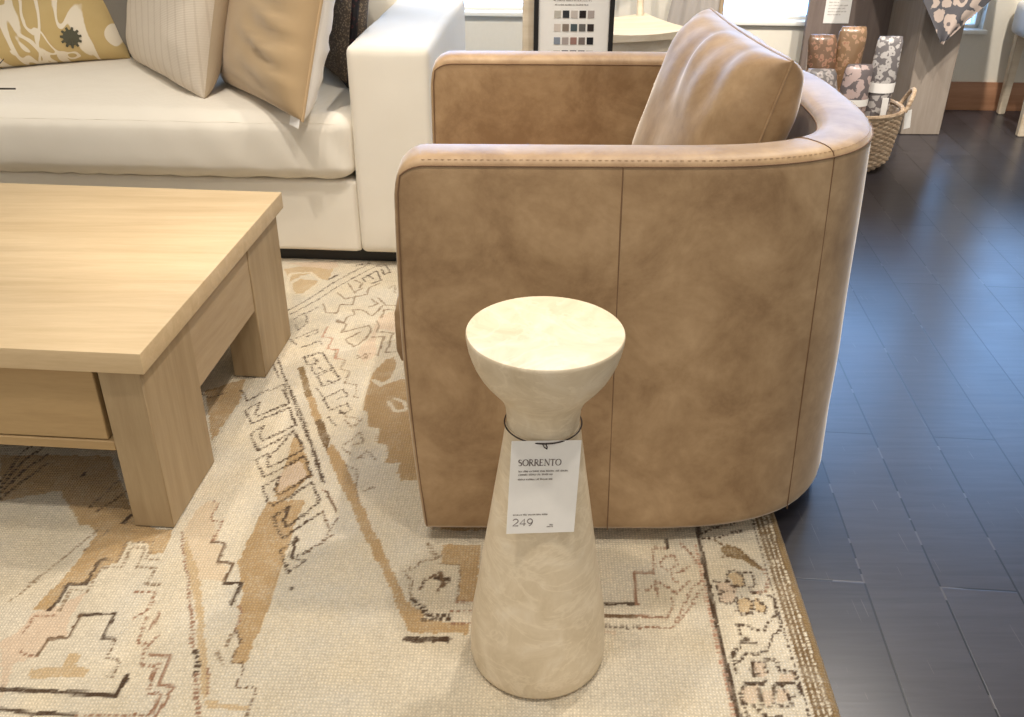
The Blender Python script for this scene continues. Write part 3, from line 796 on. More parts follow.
# ------------------------------------------------------------------ barrel chair
def chair():
    root = thing('barrel_chair', 'tan suede barrel armchair standing behind the stone pedestal table', 'chair', (.2, 1.86, 0))
    ZS, ZT, YC = .735, .75, 1.86
    def outline(s, z, d):
        """point of the U-shaped plan: s in 0..1 from the near front corner round to the far one; d = inset"""
        k = (ZS - z) / .7
        x0, a, b = .2, .457 + .020 * k, .425 + .038 * k
        xf = -.190 + .024 * k - .012 * math.sin(PI * min(max(k, 0), 1))
        n_ = 3.0
        m_ = min(1, max(0, (s - .5) / .24)); m_ = m_ * m_ * (3 - 2 * m_); bf = b - .024 * m_; d = d * (1 - .18 * m_)
        def raw(s):
            if s < .26: return Vector((xf + (x0 - xf) * s / .26, YC - b))
            if s > .74: return Vector((xf + (x0 - xf) * (1 - s) / .26, YC + bf))
            t = (s - .26) / .48 * PI - PI / 2
            c_, s_ = math.cos(t), math.sin(t)
            rr = (abs(c_) ** n_ + abs(s_) ** n_) ** (-1 / n_)
            return Vector((x0 + a * c_ * rr, YC + (bf if s > .5 else b) * s_ * rr))
        p = raw(s); e = 1e-3
        q = raw(min(s + e, 1)) - raw(max(s - e, 0)); q.normalize()
        nrm = Vector((-q.y, q.x))       # inward
        return p + nrm * d, nrm
    LS = .39                            # length of the straight arm
    R_ = .05
    def ztop(s):
        d = min(s, 1 - s) / .26 * LS
        return ZT - (R_ - math.sqrt(max(R_ * R_ - (R_ - d) ** 2, 0))) if d < R_ else ZT
    def zz(z, s):
        return z if z < .66 else .66 + (z - .66) * (ztop(s) - .66) / (ZT - .66)
    TH = .094
    prof = [(TH, .028), (.018, .028), (.007, .032), (.002, .042), (0, .06)] + [(0, .06 + (.70 - .06) * k / 10) for k in range(1, 11)] + [(0, .72), (.0005, ZS), (.004, .7415), (.011, .7465), (.022, .749), (.035, ZT), (.06, ZT), (.074, .748), (.085, .7445), (.0915, .739), (TH, .731), (TH, .70), (TH, .6), (TH + .003, .5), (TH + .006, .40), (TH + .006, .25)]
    S = sorted(set([0, .002, .005, .009, .013, .018, .024, .03, .036] + [.04 + .02 * k for k in range(11)] + [.26 + .48 * k / 56 for k in range(57)] + [.76 + .02 * k for k in range(11)] + [1 - x for x in (0, .002, .005, .009, .013, .018, .024, .03, .036)]))
    bm = bmesh.new(); rows = []
    for s in S:
        dd = min(s, 1 - s) / .26 * LS; sh = .007 * max(0, 1 - dd / .009) ** 2
        row = []
        for d, z in prof:
            d2 = d + sh * (1 if d < TH / 2 else -1); z2 = zz(z, s) - (sh if z > .7 else 0)
            p, _ = outline(s, z2, d2)
            bump = .0025 * noise.noise(Vector((p.x * 6, p.y * 6, z2 * 6))) if .07 < z < .7 else 0
            p, _ = outline(s, z2, d2 + bump)
            row.append(bm.verts.new((p.x, p.y, z2)))
        rows.append(row)
    n = len(prof)
    for a, b in zip(rows, rows[1:]):
        for k in range(n): bm.faces.new((a[k], a[(k + 1) % n], b[(k + 1) % n], b[k]))
    bm.faces.new(rows[0]); bm.faces.new(rows[-1][::-1])
    obj('shell', bm, 'leather', root, angle=60)
    def P(s, z, d): 
        p, _ = outline(s, zz(z, s), d); return Vector((p.x, p.y, zz(z, s)))
    def seam(name, pts, r=.0013): obj(name, tube(pts, r, 6), 'seam', root)
    s0 = .0045
    up = [P(s0, .04 + .66 * k / 20, -.0005) for k in range(21)]
    top = [P(s, ZS, -.0003) for s in [.007, .011, .016, .022, .03, .04] + [.04 + .92 * k / 140 for k in range(1, 141)] + [.97, .978, .984, .989, .993]]
    dn = [P(1 - s0, .70 - .66 * k / 20, -.0005) for k in range(21)]
    seam('outer_welt', up + top + dn)
    upi = [P(s0, .42 + .28 * k / 10, TH + .0005) for k in range(11)]; dni = [P(1 - s0, .70 - .28 * k / 10, TH + .0005) for k in range(11)]
    topi = [P(s, .7315, TH + .0002) for s in [.007, .011, .016, .022, .03, .04] + [.04 + .92 * k / 140 for k in range(1, 141)] + [.97, .978, .984, .989, .993]]
    seam('inner_welt', upi + topi + dni, .0015)
    for sv, dv in ((.2424, .006), (.365, .002), (.635, -.002), (.7576, -.006)):
        seam('panel_seam', [P(sv + dv * (1 - k / 24), .034 + .701 * k / 24, -.0002) for k in range(25)], .0010)
    for sv in (.365, .635):
        seam('top_seam', [P(sv + .0, z, d) for d, z in [(0, ZS), (.0035, .742), (.011, .747), (.022, .7495), (.035, ZT + .0004), (.06, ZT + .0004), (.074, .7485), (.085, .745), (.0915, .7395), (TH, .7315)]], .0010)
    bm = bmesh.new()
    path = [P(.03 + .94 * k / 1500, .7435, .0052) + Vector((0, 0, .0003)) for k in range(1501)]
    acc, start = 0.0, path[0]
    for a, b in zip(path, path[1:]):
        acc += (b - a).length
        if acc > .010: tube([start, start + (b - a).normalized() * .0055], .0005, 4, bm=bm); acc = 0.0; start = b
    obj('top_stitching', bm, 'stitch', root)
    # seat cushion: fills the U and stands proud of the arm fronts
    def dome(name, z0, z1, inset, xfront, crown, rad, mat='leather'):
        loop = []
        for k in range(81):
            s = .0 + k / 80
            p, _ = outline(s, .5, TH + inset)
            loop.append(Vector((p.x if k not in (0, 80) else p.x, p.y)))
        near, far = loop[0], loop[-1]
        loop[0] = Vector((xfront, near.y)); loop[-1] = Vector((xfront, far.y))
        front = [Vector((xfront - .006 * math.sin(PI * k / 12), far.y + (near.y - far.y) * k / 12)) for k in range(1, 12)]
        loop = loop + front; c = Vector((.22, YC)); bm = bmesh.new(); rings = []
        def ring(scale_in, z): return [bm.verts.new((*(v + (c - v).normalized() * scale_in), z)) for v in loop]
        for sI, z in ((.05, z0), (rad * .3, z0 + .004), (0, z0 + rad), (0, z1 - rad), (rad * .3, z1 - rad * .3), (rad, z1), (.10, z1 + crown * .5), (.2, z1 + crown)): rings.append(ring(sI, z))
        for a, b in zip(rings, rings[1:]):
            for k in range(len(loop)): bm.faces.new((a[k], a[(k + 1) % len(loop)], b[(k + 1) % len(loop)], b[k]))
        bm.faces.new(rings[-1]); bm.faces.new(rings[0][::-1])
        return obj(name, bm, mat, root, angle=60)
    dome('seat_cushion', .325, .462, .004, -.214, .015, .03)
    dome('seat_deck', .06, .322, .004, -.16, .0, .012)
    # swivel plinth
    bm = lathe([(0, 0), (.22, 0), (.24, .006), (.24, .018), (.2, .024), (.06, .026), (.05, .07), (0, .07)], 48, (.2, 1.86))
    obj('swivel_base', bm, 'black', root)
chair()

def leather_folds(p, u, v, side):
    # creases gathered along the top edge, running down the face
    k = max(0, v - .1) / .9
    p.y += .020 * k * (1 - .5 * k) * math.sin(u * 9 + v * 3.2 + .6) * (1 - u * u) + .009 * k * (1 - .6 * k) * math.sin(u * 19 + v * 2 + 1.3) * (1 - u * u)
    if side == 1: p.y *= .58 + .30 * v
    else: p.y *= .84
    # tuck near each end
    e = max(0, abs(u) - .8) / .2
    p.y += side * .006 * math.sin(v * 14 + 1) * e * (1 - e)
    return p
PW = frame((.352, 1.885, .470), (.08, -1, 0), .25)
t = thing('leather_cushion', 'plump tan leather back cushion sitting in the barrel armchair', 'cushion', (.43, 1.865, .46))
obj('cushion_body', pillow(.53, .40, .255, PW, 2.3, .010, .03, .40, 64, leather_folds), 'leather', t, angle=180)
obj('piping', pillow_edge(.53, .40, .255, PW, .0026, .03), M['leather'], t)

# ------------------------------------------------------------------ pedestal table and its tag
PX_, PY_ = .0453, 1.1312
t = thing('pedestal_table', 'small cream stone pedestal drink table with hourglass shape on the rug', 'side table', (PX_, PY_, 0))
prof = [(0, .0), (.104, .0), (.109, .003), (.111, .010), (.1108, .03), (.1098, .06), (.1065, .10), (.0965, .16), (.0873, .225), (.0775, .29), (.0672, .36), (.0578, .425), (.0545, .448), (.0532, .456)]
obj('base', lathe(prof + [(0, .456)], 96, (PX_, PY_)), 'travertine', t, angle=50)
prof2 = [(0, .4555), (.0522, .4555), (.0528, .462), (.0532, .472), (.0545, .484), (.0585, .496), (.0655, .508), (.0745, .519), (.0835, .530), (.0915, .542), (.098, .555), (.1025, .567), (.1058, .578), (.108, .590), (.1090, .598), (.1089, .6015), (.1078, .603), (0, .603)]
obj('top', lathe(prof2, 96, (PX_, PY_)), 'travertine', t, angle=50)

TAG = Matrix.Translation((.0, 0, 0))
tag = thing('price_tag', 'white price tag hanging by a dark cord from the neck of the pedestal table', 'tag', (PX_, 1.07, .456))
tl, tr_, br_, bl = TAGPTS
xd = (tr_ - tl).normalized(); zd = ((tl - bl) + (tr_ - br_)).normalized(); zd = (zd - xd * zd.dot(xd)).normalized()
xd = (Vector((tr_ + br_) - (tl + bl))).normalized(); zd = (zd - xd * zd.dot(xd)).normalized(); yd = zd.cross(xd)
ctr = (tl + tr_ + bl + br_) / 4; Wd = ((tr_ - tl).length + (br_ - bl).length) / 2; Hd = ((tl - bl).length + (tr_ - br_).length) / 2
# slight swing of the card in its own plane
TAGR = 0.0
TM = Matrix((xd, yd, zd)).transposed().to_4x4(); TM.translation = ctr; TM = TM @ Matrix.Rotation(TAGR, 4, 'Y')
card = obj('card', box((-Wd / 2, 0, -Hd / 2), (Wd / 2, .0006, Hd / 2), .0002, 1, TM), 'paper', tag, smooth=False)
# cord round the neck and down through the hole
ring = [(PX_ + .0556 * math.cos(a), PY_ - .0022 + .0568 * math.sin(a), .4566) for a in [2 * PI * k / 72 for k in range(72)]]
obj('cord', tube(ring, .0011, 6, True), 'cord', tag)
hole = TM @ Vector((.0005, -.0014, Hd / 2 - .012))
nf = Vector((PX_ - .0, PY_ - .0590, .4565))
bm = bmesh.new()
tube([nf + Vector((.0025, -.0006, 0)), (nf + hole) / 2 + Vector((.0022, -.002, 0)), hole], .0008, 6, bm=bm)
tube([nf + Vector((-.0022, -.0006, 0)), (nf + hole) / 2 + Vector((-.0018, -.002, 0)), hole], .0008, 6, bm=bm)
obj('cord_loop', bm, 'cord', tag)
TT = TM @ Matrix.Translation((0, -.0001, 0))
# --- lettering SORRENTO in a thin serif hand, then small lines, 249
bm = bmesh.new()
def letter(ch, x, z, h, bm):
    tk, tn = h * .15, h * .06; w = h * .62
    def st(p, ww): ribbon([(x + a * h, z + b * h) for a, b in p], ww, bm=bm, mtx=TT)
    sf = lambda a, b, l=.12: st([(a - l, b), (a + l, b)], tn)
    if ch == 'O':
        pts = arc(.42, .5, .38, .48, 0, 360, 24); st(pts, [tn + (tk - tn) * abs(math.cos(math.radians(15 * k))) for k in range(25)])
    if ch == 'S':
        pts = arc(.27, .74, .20, .22, 20, 180, 10)[:-1] + arc(.27, .74, .20, .22, 180, 270, 5) + arc(.27, .28, .22, .25, 90, -20, 8)[1:] + arc(.27, .28, .22, .25, -20, -160, 8)[1:]
        st(pts, [tn if i < 6 or i > len(pts) - 7 else tk for i in range(len(pts))])
    if ch in 'RENT':
        if ch != 'T': st([(.12, .02), (.12, .98)], tk if ch != 'N' else tn); sf(.12, .0); sf(.12, 1.0, .1)
    if ch == 'R':
        st([(.12, .97)] + arc(.30, .74, .22, .23, 90, -90, 10) + [(.12, .51)], tn * 1.6); st([(.28, .5), (.66, .0)], tk); sf(.66, 0, .06)
    if ch == 'E':
        for zz_, l in ((.97, .5), (.5, .4), (.03, .54)): st([(.12, zz_), (.12 + l * .8, zz_)], tn)
        st([(.52, .97), (.52, .82)], tn); st([(.55, .03), (.55, .2)], tn)
    if ch == 'N':
        st([(.12, .97), (.72, .02)], tk); st([(.72, .0), (.72, .98)], tn); sf(.72, 1.0, .1)
    if ch == 'T':
        st([(.36, .0), (.36, .97)], tk); st([(.04, .97), (.68, .97)], tn); sf(.36, 0); st([(.04, .97), (.04, .82)], tn); st([(.68, .97), (.68, .82)], tn)
lh = .0098
xs_ = -.0385 + .0
for ch, adv in zip('SORRENTO', (.66, .94, .80, .76, .74, .90, .80, .9)):
    letter(ch, xs_, .0345, lh, bm); xs_ += adv * lh * .965
obj('heading', bm, 'ink_dark', card, smooth=False)
def small_line(bm, x0, x1, z, h, seed):
    rr = random.Random(seed); x = x0
    while x < x1:
        for _ in range(rr.randint(2, 8)):
            w_ = h * rr.uniform(.35, .6)
            if x + w_ > x1: break
            k = rr.random(); hh = h * (1.0 if k > .7 else .68)
            ribbon([(x + w_ * .3, z), (x + w_ * .3, z + hh)], h * .16, bm=bm, mtx=TT); 
            if k < .75: ribbon([(x + w_ * .25, z + h * .62 * (k > .3)), (x + w_ * .8, z + h * .62 * (k > .3))], h * .14, bm=bm, mtx=TT)
            if k > .2: ribbon([(x + w_ * .8, z), (x + w_ * .8, z + h * .66)], h * .14, bm=bm, mtx=TT)
            x += w_ * 1.25
        x += h * .5
bm = bmesh.new()
small_line(bm, -.0375, .0345, .0250, .0028, 1); small_line(bm, -.0375, .013, .0198, .0028, 2); small_line(bm, -.0375, .0145, .0125, .0028, 5)
obj('description', bm, 'ink', card, smooth=False)
bm = bmesh.new(); small_line(bm, -.0415, .0105, -.0432, .0024, 8)
small_line(bm, .0085, .018, -.0630, .0020, 9); small_line(bm, .0125, .018, -.0598, .0020, 10)
obj('item_line', bm, 'ink', card, smooth=False)
bm = bmesh.new(); h = .0112; z0 = -.0600; x0 = -.0415; sw = h * .09
def dg(pts, x): ribbon([(x + a * h, z0 + b * h) for a, b in pts], sw, bm=bm, mtx=TT)
dg(arc(.38, .70, .33, .29, 165, -35, 14) + [(.04, .02), (.76, .02)], x0)
dg([(.80, .28), (.02, .28), (.58, .98), (.58, .0)], x0 + h * .92)
dg(arc(.38, .66, .33, .32, 0, 360, 24), x0 + h * 1.86); dg([(.71, .66), (.68, .4), (.5, .1), (.28, .0)], x0 + h * 1.86)
obj('price', bm, 'ink_dark', card, smooth=False)

# ------------------------------------------------------------------ coffee table
TH_ = -.079
TBM = Matrix.Translation((-.6462, 1.4173, 0)) @ Matrix.Rotation(TH_, 4, 'Z')
TL = 1.32; WD = .8358
t = thing('coffee_table', 'square pale oak coffee table with thick block legs and a drawer', 'table', TBM @ Vector((-TL / 2, WD / 2, 0)))
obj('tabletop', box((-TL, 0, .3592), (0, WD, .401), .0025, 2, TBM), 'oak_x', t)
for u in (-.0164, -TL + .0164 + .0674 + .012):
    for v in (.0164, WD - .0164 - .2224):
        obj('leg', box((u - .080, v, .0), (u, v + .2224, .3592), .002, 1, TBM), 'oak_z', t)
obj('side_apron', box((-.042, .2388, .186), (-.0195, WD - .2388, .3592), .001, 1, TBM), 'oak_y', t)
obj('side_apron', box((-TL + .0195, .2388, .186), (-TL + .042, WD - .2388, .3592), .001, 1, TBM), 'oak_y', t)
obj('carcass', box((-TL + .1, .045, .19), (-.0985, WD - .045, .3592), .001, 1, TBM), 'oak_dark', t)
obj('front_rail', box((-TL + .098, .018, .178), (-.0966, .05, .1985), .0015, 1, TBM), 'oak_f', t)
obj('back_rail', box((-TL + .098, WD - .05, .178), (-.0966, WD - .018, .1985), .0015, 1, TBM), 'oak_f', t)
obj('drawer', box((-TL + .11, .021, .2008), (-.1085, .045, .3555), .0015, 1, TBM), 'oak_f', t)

# twigs in a low vessel at the left end of the table (one tip reaches into the picture)
VX, VY = -1.42, 1.80
t = thing('twig_vase', 'dark bare twig reaching in over the left end of the coffee table from its vase', 'vase', (VX, VY, .401))
obj('vessel', lathe([(0, .4012), (.05, .4012), (.075, .42), (.085, .46), (.07, .52), (.045, .56), (.05, .585), (.044, .585), (.038, .56), (.06, .5), (0, .42)], 32, (VX, VY)), 'ceramic', t)
bm = bmesh.new()
for (ex, ey, ez, sag) in ((-.97, 1.845, .752, .10), (-1.2, 1.70, .80, .08), (-1.15, 2.0, .86, .1), (-1.55, 1.7, .95, .05), (-1.6, 1.95, .9, .05), (-1.22, 1.86, .9, .06)):
    pts = []; a = Vector((VX, VY, .45)); b = Vector((ex, ey, ez))
    for k in range(13):
        f = k / 12; p = a.lerp(b, f); p.z += sag * math.sin(PI * f) ; pts.append(p)
    tube(pts, .003, 6, bm=bm, rad=[.0042 * (1 - .6 * k / 12) for k in range(13)])
    for k in (5, 8, 10): 
        d = Vector((.05, .04 * (-1) ** k, .05)); tube([pts[k], pts[k] + d * .5, pts[k] + d], .0018, 5, bm=bm, rad=[.002, .0016, .0008])
obj('twigs', bm, 'twig', t)

# ------------------------------------------------------------------ sofa
SA = math.radians(-3.4)
SM = Matrix.Translation((-.365, 2.688, 0)) @ Matrix.Rotation(SA, 4, 'Z')
t = thing('sofa', 'cream linen slipcovered sofa with a broad square arm behind the coffee table', 'sofa', SM @ Vector((-1.0, .45, 0)))
def soft_box(lo, hi, rad, puff, div, mtx, seed, wr=.003, top_only=False):
    """box with rounded edges, faces pushed out a little, fine creases"""
    bm = bmesh.new(); bmesh.ops.create_cube(bm, size=2.0)
    bmesh.ops.subdivide_edges(bm, edges=bm.edges, cuts=div, use_grid_fill=True)
    lo, hi = Vector(lo), Vector(hi); c = (lo + hi) / 2; hs = (hi - lo) / 2
    for v in bm.verts:
        q = v.co.copy(); p = Vector((q.x * hs.x, q.y * hs.y, q.z * hs.z))
        # concentrate rows near the edges
        for i in range(3):
            a = q[i]; p[i] = hs[i] * math.sin(a * PI / 2 * .93) / math.sin(PI / 2 * .93)
        inner = Vector([max(-hs[i] + rad, min(hs[i] - rad, p[i])) for i in range(3)])
        d = p - inner
        if d.length > 1e-7:
            if d.length > 0: p = inner + d.normalized() * min(rad, max(d.length, 0) if max(abs(d.x), abs(d.y), abs(d.z)) < rad * .999 else rad)
        un = [p[i] / hs[i] for i in range(3)]
        for i in range(3):
            j, k = (i + 1) % 3, (i + 2) % 3
            if top_only and i != 2: continue
            w_ = max(0, 1 - abs(un[j]) ** 3) * max(0, 1 - abs(un[k]) ** 3)
            p[i] += math.copysign(puff * w_ * abs(un[i]) ** 6, un[i])
        nz = noise.noise(Vector((p.x * 5 + seed, p.y * 5, p.z * 5))) + .5 * noise.noise(Vector((p.x * 13 + seed, p.y * 9, p.z * 11)))
        p += p.normalized() * wr * nz
        v.co = mtx @ (p + c)
    return bm
obj('arm', soft_box((-.107, 0, .044), (.128, .96, .668), .022, .004, 26, SM, 3, .0025), 'linen', t, angle=180)
obj('arm', soft_box((-2.235, 0, .052), (-2.0, .96, .668), .022, .004, 20, SM, 8, .0025), 'linen', t, angle=180)
obj('base_rail', soft_box((-1.998, .012, .044), (-.108, .94, .275), .012, .002, 24, SM, 5, .003), 'linen', t, angle=180)
def cushion_creases(bm, mtx):
    inv = mtx.inverted()
    for v in bm.verts:
        q = inv @ v.co
        if q.y < .35:                       # pulls in the cover over the front edge
            k = math.exp(-((q.y - .02) / .16) ** 2)
            v.co += (mtx.to_3x3() @ Vector((0, -.4, .6))) * (.0055 * k * math.sin((q.x + q.z * .7) * 52 + 2 * math.sin(q.x * 7)))
    return bm
cu = obj('seat_cushion', cushion_creases(soft_box((-1.994, -.016, .279), (-.110, .76, .474), .045, .022, 60, SM, 11, .004), SM), 'linen', t, angle=180)
from mathutils.bvhtree import BVHTree
_bt = BVHTree.FromPolygons([cu.data.vertices[i].co + ROOTLOC['sofa'] for i in range(len(cu.data.vertices))], [p.vertices[:] for p in cu.data.polygons])
_pts = []
for x in np.linspace(-1.96, -.15, 90):
    h_ = _bt.ray_cast(SM @ Vector((x, -.5, .452)), SM.to_3x3() @ Vector((0, 1, 0)))
    if h_[0]: _pts.append(h_[0] + Vector((0, .0006, .0002)))
obj('seam', tube(_pts, .0014, 6), 'linen', cu)
obj('backrest', soft_box((-1.998, .76, .27), (-.11, .955, .80), .05, .01, 20, SM, 15, .004), 'linen', t, angle=180)
obj('gap_shade_block', box((-2.19, .05, -.001), (.085, .9, .05), .003, 1, SM), 'black', t)  # black box added under the sofa so the gap reads as dark shade
for u in ():
    for v in (.07, .86): obj('foot', box((u - .04, v - .04, -.001), (u + .04, v + .04, .06), .004, 1, SM), 'black', t)

# ------------------------------------------------------------------ pillows on the sofa
def throw(name, label, w, h, th, origin, xdir, lean, mat, seed, back=None, piping=None, pr=.003, wr=.012, pinch=.06, ex=.42, folds=None, tilt=0.0):
    m = frame(origin, xdir, lean) @ Matrix.Rotation(tilt, 4, 'Y')
    t = thing(name, label, 'pillow', origin, 'throw pillows on the sofa')
    o = obj('pillow_cover', pillow(w, h, th, m, seed, wr, pinch, ex, 48, folds), mat, t, angle=180)
    if back: pillow_faces_back(o, back)
    if piping: obj('piping', pillow_edge(w, h, th, m, pr, pinch), piping, t)
    return t, m
ZC = .487
# ochre floral pillow with its dark green burst
t, m = throw('floral_pillow', 'ochre pillow with a white abstract floral print and one dark green burst', .66, .52, .16, (-1.625, 3.2, ZC + .004), (.875, .485, 0), .42, 'yellow', 5.1, ex=.5, pinch=.04)
bm = bmesh.new(); cx, cz = .0, .0
BU, BV = .150, .066
def front_pt(x, z): 
    u, v = x / .33, (z - .26) / .26
    p = pillow_pt(u, v, -1, .66, .52, .16, 5.1, .012, .04, .5); return p + Vector((0, -.0032, 0))
ring = []
for k in range(88):
    a = 2 * PI * k / 88; r = .034 if (k % 8) < 4 else .025
    ring.append((BU + r * math.cos(a), BV + r * math.sin(a)))
cv = bm.verts.new(m @ front_pt(BU, BV)); rv = [bm.verts.new(m @ front_pt(*q)) for q in ring]
for k in range(88): bm.faces.new((cv, rv[k], rv[(k + 1) % 88]))
obj('burst_motif', bm, 'burst', t, smooth=False)
throw('grey_pillow', 'plain grey pillow mostly hidden between the floral and the beige woven pillows', .5, .5, .15, (-1.30, 3.41, ZC), (.98, -.1, 0), .1, 'grey_cloth', 2.2)
t, m = throw('woven_pillow', 'beige basketweave pillow with stitched stripes between the grey and tan pillows', .64, .58, .17, (-1.118, 3.08, ZC), (.6, -.8, 0), .28, 'beige', 7.7, back='taupe_back', ex=.45, pinch=.03)
obj('care_label', box((.275, -.004, -.010), (.305, -.002, .004), .0003, 1, m), 'paper', t)
def suede_folds(p, u, v, side):
    k = math.exp(-((v + .35) / .4) ** 2) * math.exp(-((u - .45) / .42) ** 2)
    p.y += .010 * k * math.sin((v + .3 * u) * 24 - u * u * 4) + .004 * k * math.sin(v * 41 + u * 9); return p
t, m = throw('suede_pillow', 'tan suede pillow with a raised flange edge next to the sofa arm', .54, .58, .17, (-.752, 2.818, ZC - .004), (.606, -.796, 0), .30, 'tan_suede', 3.9, back='white_back', piping='tan_edge', pr=.0045, wr=.009, ex=.45, pinch=.03, folds=suede_folds)
obj('care_label', box((.205, -.006, -.024), (.262, -.004, .006), .0003, 1, m), 'paper', t)
throw('boucle_pillow', 'dark brown textured pillow tucked in the corner against the sofa arm', .46, .46, .13, (-.605, 3.19, ZC + .004), (.4, -.9, 0), .16, 'boucle', 9.3, piping='maroon', pr=.012)

# ------------------------------------------------------------------ background: swatch sign
SX0, SX1, SY = .060, .300, 2.95
t = thing('swatch_sign', 'black framed fabric sample sign on a pale stand behind the armchair', 'sign', ((SX0 + SX1) / 2, SY, ZF))
obj('board', box((SX0 + .006, SY, .44), (SX1 - .006, SY + .012, 1.05), .001, 1), 'paper', t)
bm = bmesh.new()
for lo, hi in (((SX0, SY - .008, .42), (SX0 + .014, SY + .016, 1.07)), ((SX1 - .014, SY - .008, .42), (SX1, SY + .016, 1.07)), ((SX0, SY - .008, .42), (SX1, SY + .016, .434)), ((SX0, SY - .008, 1.056), (SX1, SY + .016, 1.07))): rbox(bm, lo, hi, .001, 1)
obj('frame', bm, 'black', t, smooth=False)
obj('post', box((SX0 - .034, SY + .018, .02), (SX0 + .002, SY + .05, 1.07), .003, 1), 'pale_wood', t)
obj('foot', box((SX0 - .06, SY - .06, ZF), (SX1 - .1, SY + .12, .02), .004, 1), 'pale_wood', t)
obj('rail', box((SX0, SY + .018, .5), (SX1, SY + .04, .53), .003, 1), 'pale_wood', t)
SWC = [[(186, 180, 168), (44, 46, 50), (192, 182, 174), (30, 20, 18), (170, 158, 152)], [(206, 194, 184), (134, 120, 108), (72, 84, 88), (100, 96, 92), (48, 38, 36)], [(132, 140, 152), (168, 156, 150), (152, 116, 106), (118, 106, 100), (26, 26, 30)], [(190, 182, 172), (40, 36, 36), (52, 48, 46), (48, 44, 42), (190, 182, 172)]]
for r in range(4):
    for c in range(5):
        m_ = M.setdefault('sw%d%d' % (r, c), plain('swatch_cloth_%d_%d' % (r, c), lin(*SWC[r][c]), .9))
        xa = .121 + c * .0250; za = .7245 - r * .0385
        obj('swatch', box((xa, SY - .0015, za - (.021 if r < 3 else .021)), (xa + .0195, SY, za), .0002, 1), m_, t, smooth=False)
bm = bmesh.new()
I4 = Matrix.Translation((0, SY - .0004, 0)); TT = I4
small_line(bm, .122, .226, .739, .0045, 21); small_line(bm, .118, .232, .751, .0045, 22)
obj('caption', bm, 'ink', t, smooth=False)

# pale wooden chair behind the sign
def leg_tube(a, b, r0, r1, n=12): return tube([a, Vector(a).lerp(Vector(b), .5), b], r0, n, rad=[r0, (r0 + r1) / 2, r1])
CM = Matrix.Translation((.49, 4.27, 0)) @ Matrix.Rotation(math.radians(-3), 4, 'Z') @ Matrix.Rotation(math.radians(22), 4, 'Z')
t = thing('wooden_chair', 'pale wooden chair with a saddle seat beyond the swatch sign', 'chair', CM @ Vector((0, 0, ZF)))
bm = bmesh.new(); N_ = 20; gr = {}
for i in range(N_ + 1):
    for j in range(N_ + 1):
        u, v = 2 * i / N_ - 1, 2 * j / N_ - 1
        w_ = .215 - .03 * (v + 1) / 2; z = .452 + .012 * (u * u) - .008 * (1 - v * v) 
        y = v * .205 - .02 * (1 - u * u) * (1 if v < 0 else .3) * abs(v)
        gr[i, j, 0] = bm.verts.new(CM @ Vector((u * w_, y, z))); gr[i, j, 1] = bm.verts.new(CM @ Vector((u * w_ * .97, y * .97, .425)))
for i in range(N_):
    for j in range(N_):
        bm.faces.new([gr[a, b, 0] for a, b in ((i, j), (i + 1, j), (i + 1, j + 1), (i, j + 1))]); bm.faces.new([gr[a, b, 1] for a, b in ((i, j + 1), (i + 1, j + 1), (i + 1, j), (i, j))])
for k in range(N_):
    for (a, b) in (((k, 0), (k + 1, 0)), ((k + 1, N_), (k, N_)), ((0, k + 1), (0, k)), ((N_, k), (N_, k + 1))): bm.faces.new((gr[a + (0,)], gr[a + (1,)], gr[b + (1,)], gr[b + (0,)]))
obj('seat', bm, 'pale_wood', t)
bm = bmesh.new()
for lo, hi in (((-.19, -.185, .37), (.19, -.165, .426)), ((-.165, .155, .37), (.165, .175, .426)), ((-.19, -.17, .37), (-.172, .16, .426)), ((.172, -.17, .37), (.19, .16, .426))): rbox(bm, lo, hi, .002, 1, CM)
obj('apron', bm, 'pale_wood', t)
for sx in (-1, 1): 
    obj('leg', leg_tube(CM @ Vector((sx * .178, -.172, .42)), CM @ Vector((sx * .188, -.19, ZF)), .017, .012), 'pale_wood', t)
    obj('leg', leg_tube(CM @ Vector((sx * .16, .165, .42)), CM @ Vector((sx * .165, .19, ZF)), .017, .012), 'pale_wood', t)
    obj('back_post', leg_tube(CM @ Vector((sx * .15, .175, .44)), CM @ Vector((sx * .16, .25, .9)), .016, .014), 'pale_wood', t)
obj('back_rail', box((-.17, .235, .80), (.17, .255, .9), .006, 2, CM), 'pale_wood', t)

# curtain at the middle window
bm = bmesh.new(); nu = 60
def curtain_pt(f, z, back):
    xl = .765 - .16 * max(0, (.75 - z)) + .02; xr = .972
    x = xl + (xr - xl) * f; return WM @ Vector((x, -.075 + .007 * math.sin(f * 22) + (.006 if back else 0), z))
rows = []
for z in (0.0, .2, .4, .6, .8, 1.2, 2.0, 2.5):
    rows.append([[bm.verts.new(curtain_pt(k / nu, z, b)) for k in range(nu + 1)] for b in (0, 1)])
for a, b in zip(rows, rows[1:]):
    for s_ in (0, 1):
        for k in range(nu): bm.faces.new((a[s_][k], a[s_][k + 1], b[s_][k + 1], b[s_][k]))
    for k in (0, nu): bm.faces.new((a[0][k], a[1][k], b[1][k], b[0][k]))
ct = thing('curtain', 'grey linen curtain hanging beside the middle window', 'curtain', WM @ Vector((.87, -.07, ZF)))
obj('curtain_cloth', bm, 'curtain', ct, angle=180)
obj('curtain_border', tube([curtain_pt(1.0, z, 0) + Vector((.006, -.004, 0)) for z in np.linspace(0, 2.5, 8)], .011, 8), 'curtain_edge', ct)
obj('curtain_rod', tube([WM @ Vector((.70, -.07, 2.52)), WM @ Vector((1.7, -.07, 2.52))], .012, 10), 'black', ct)

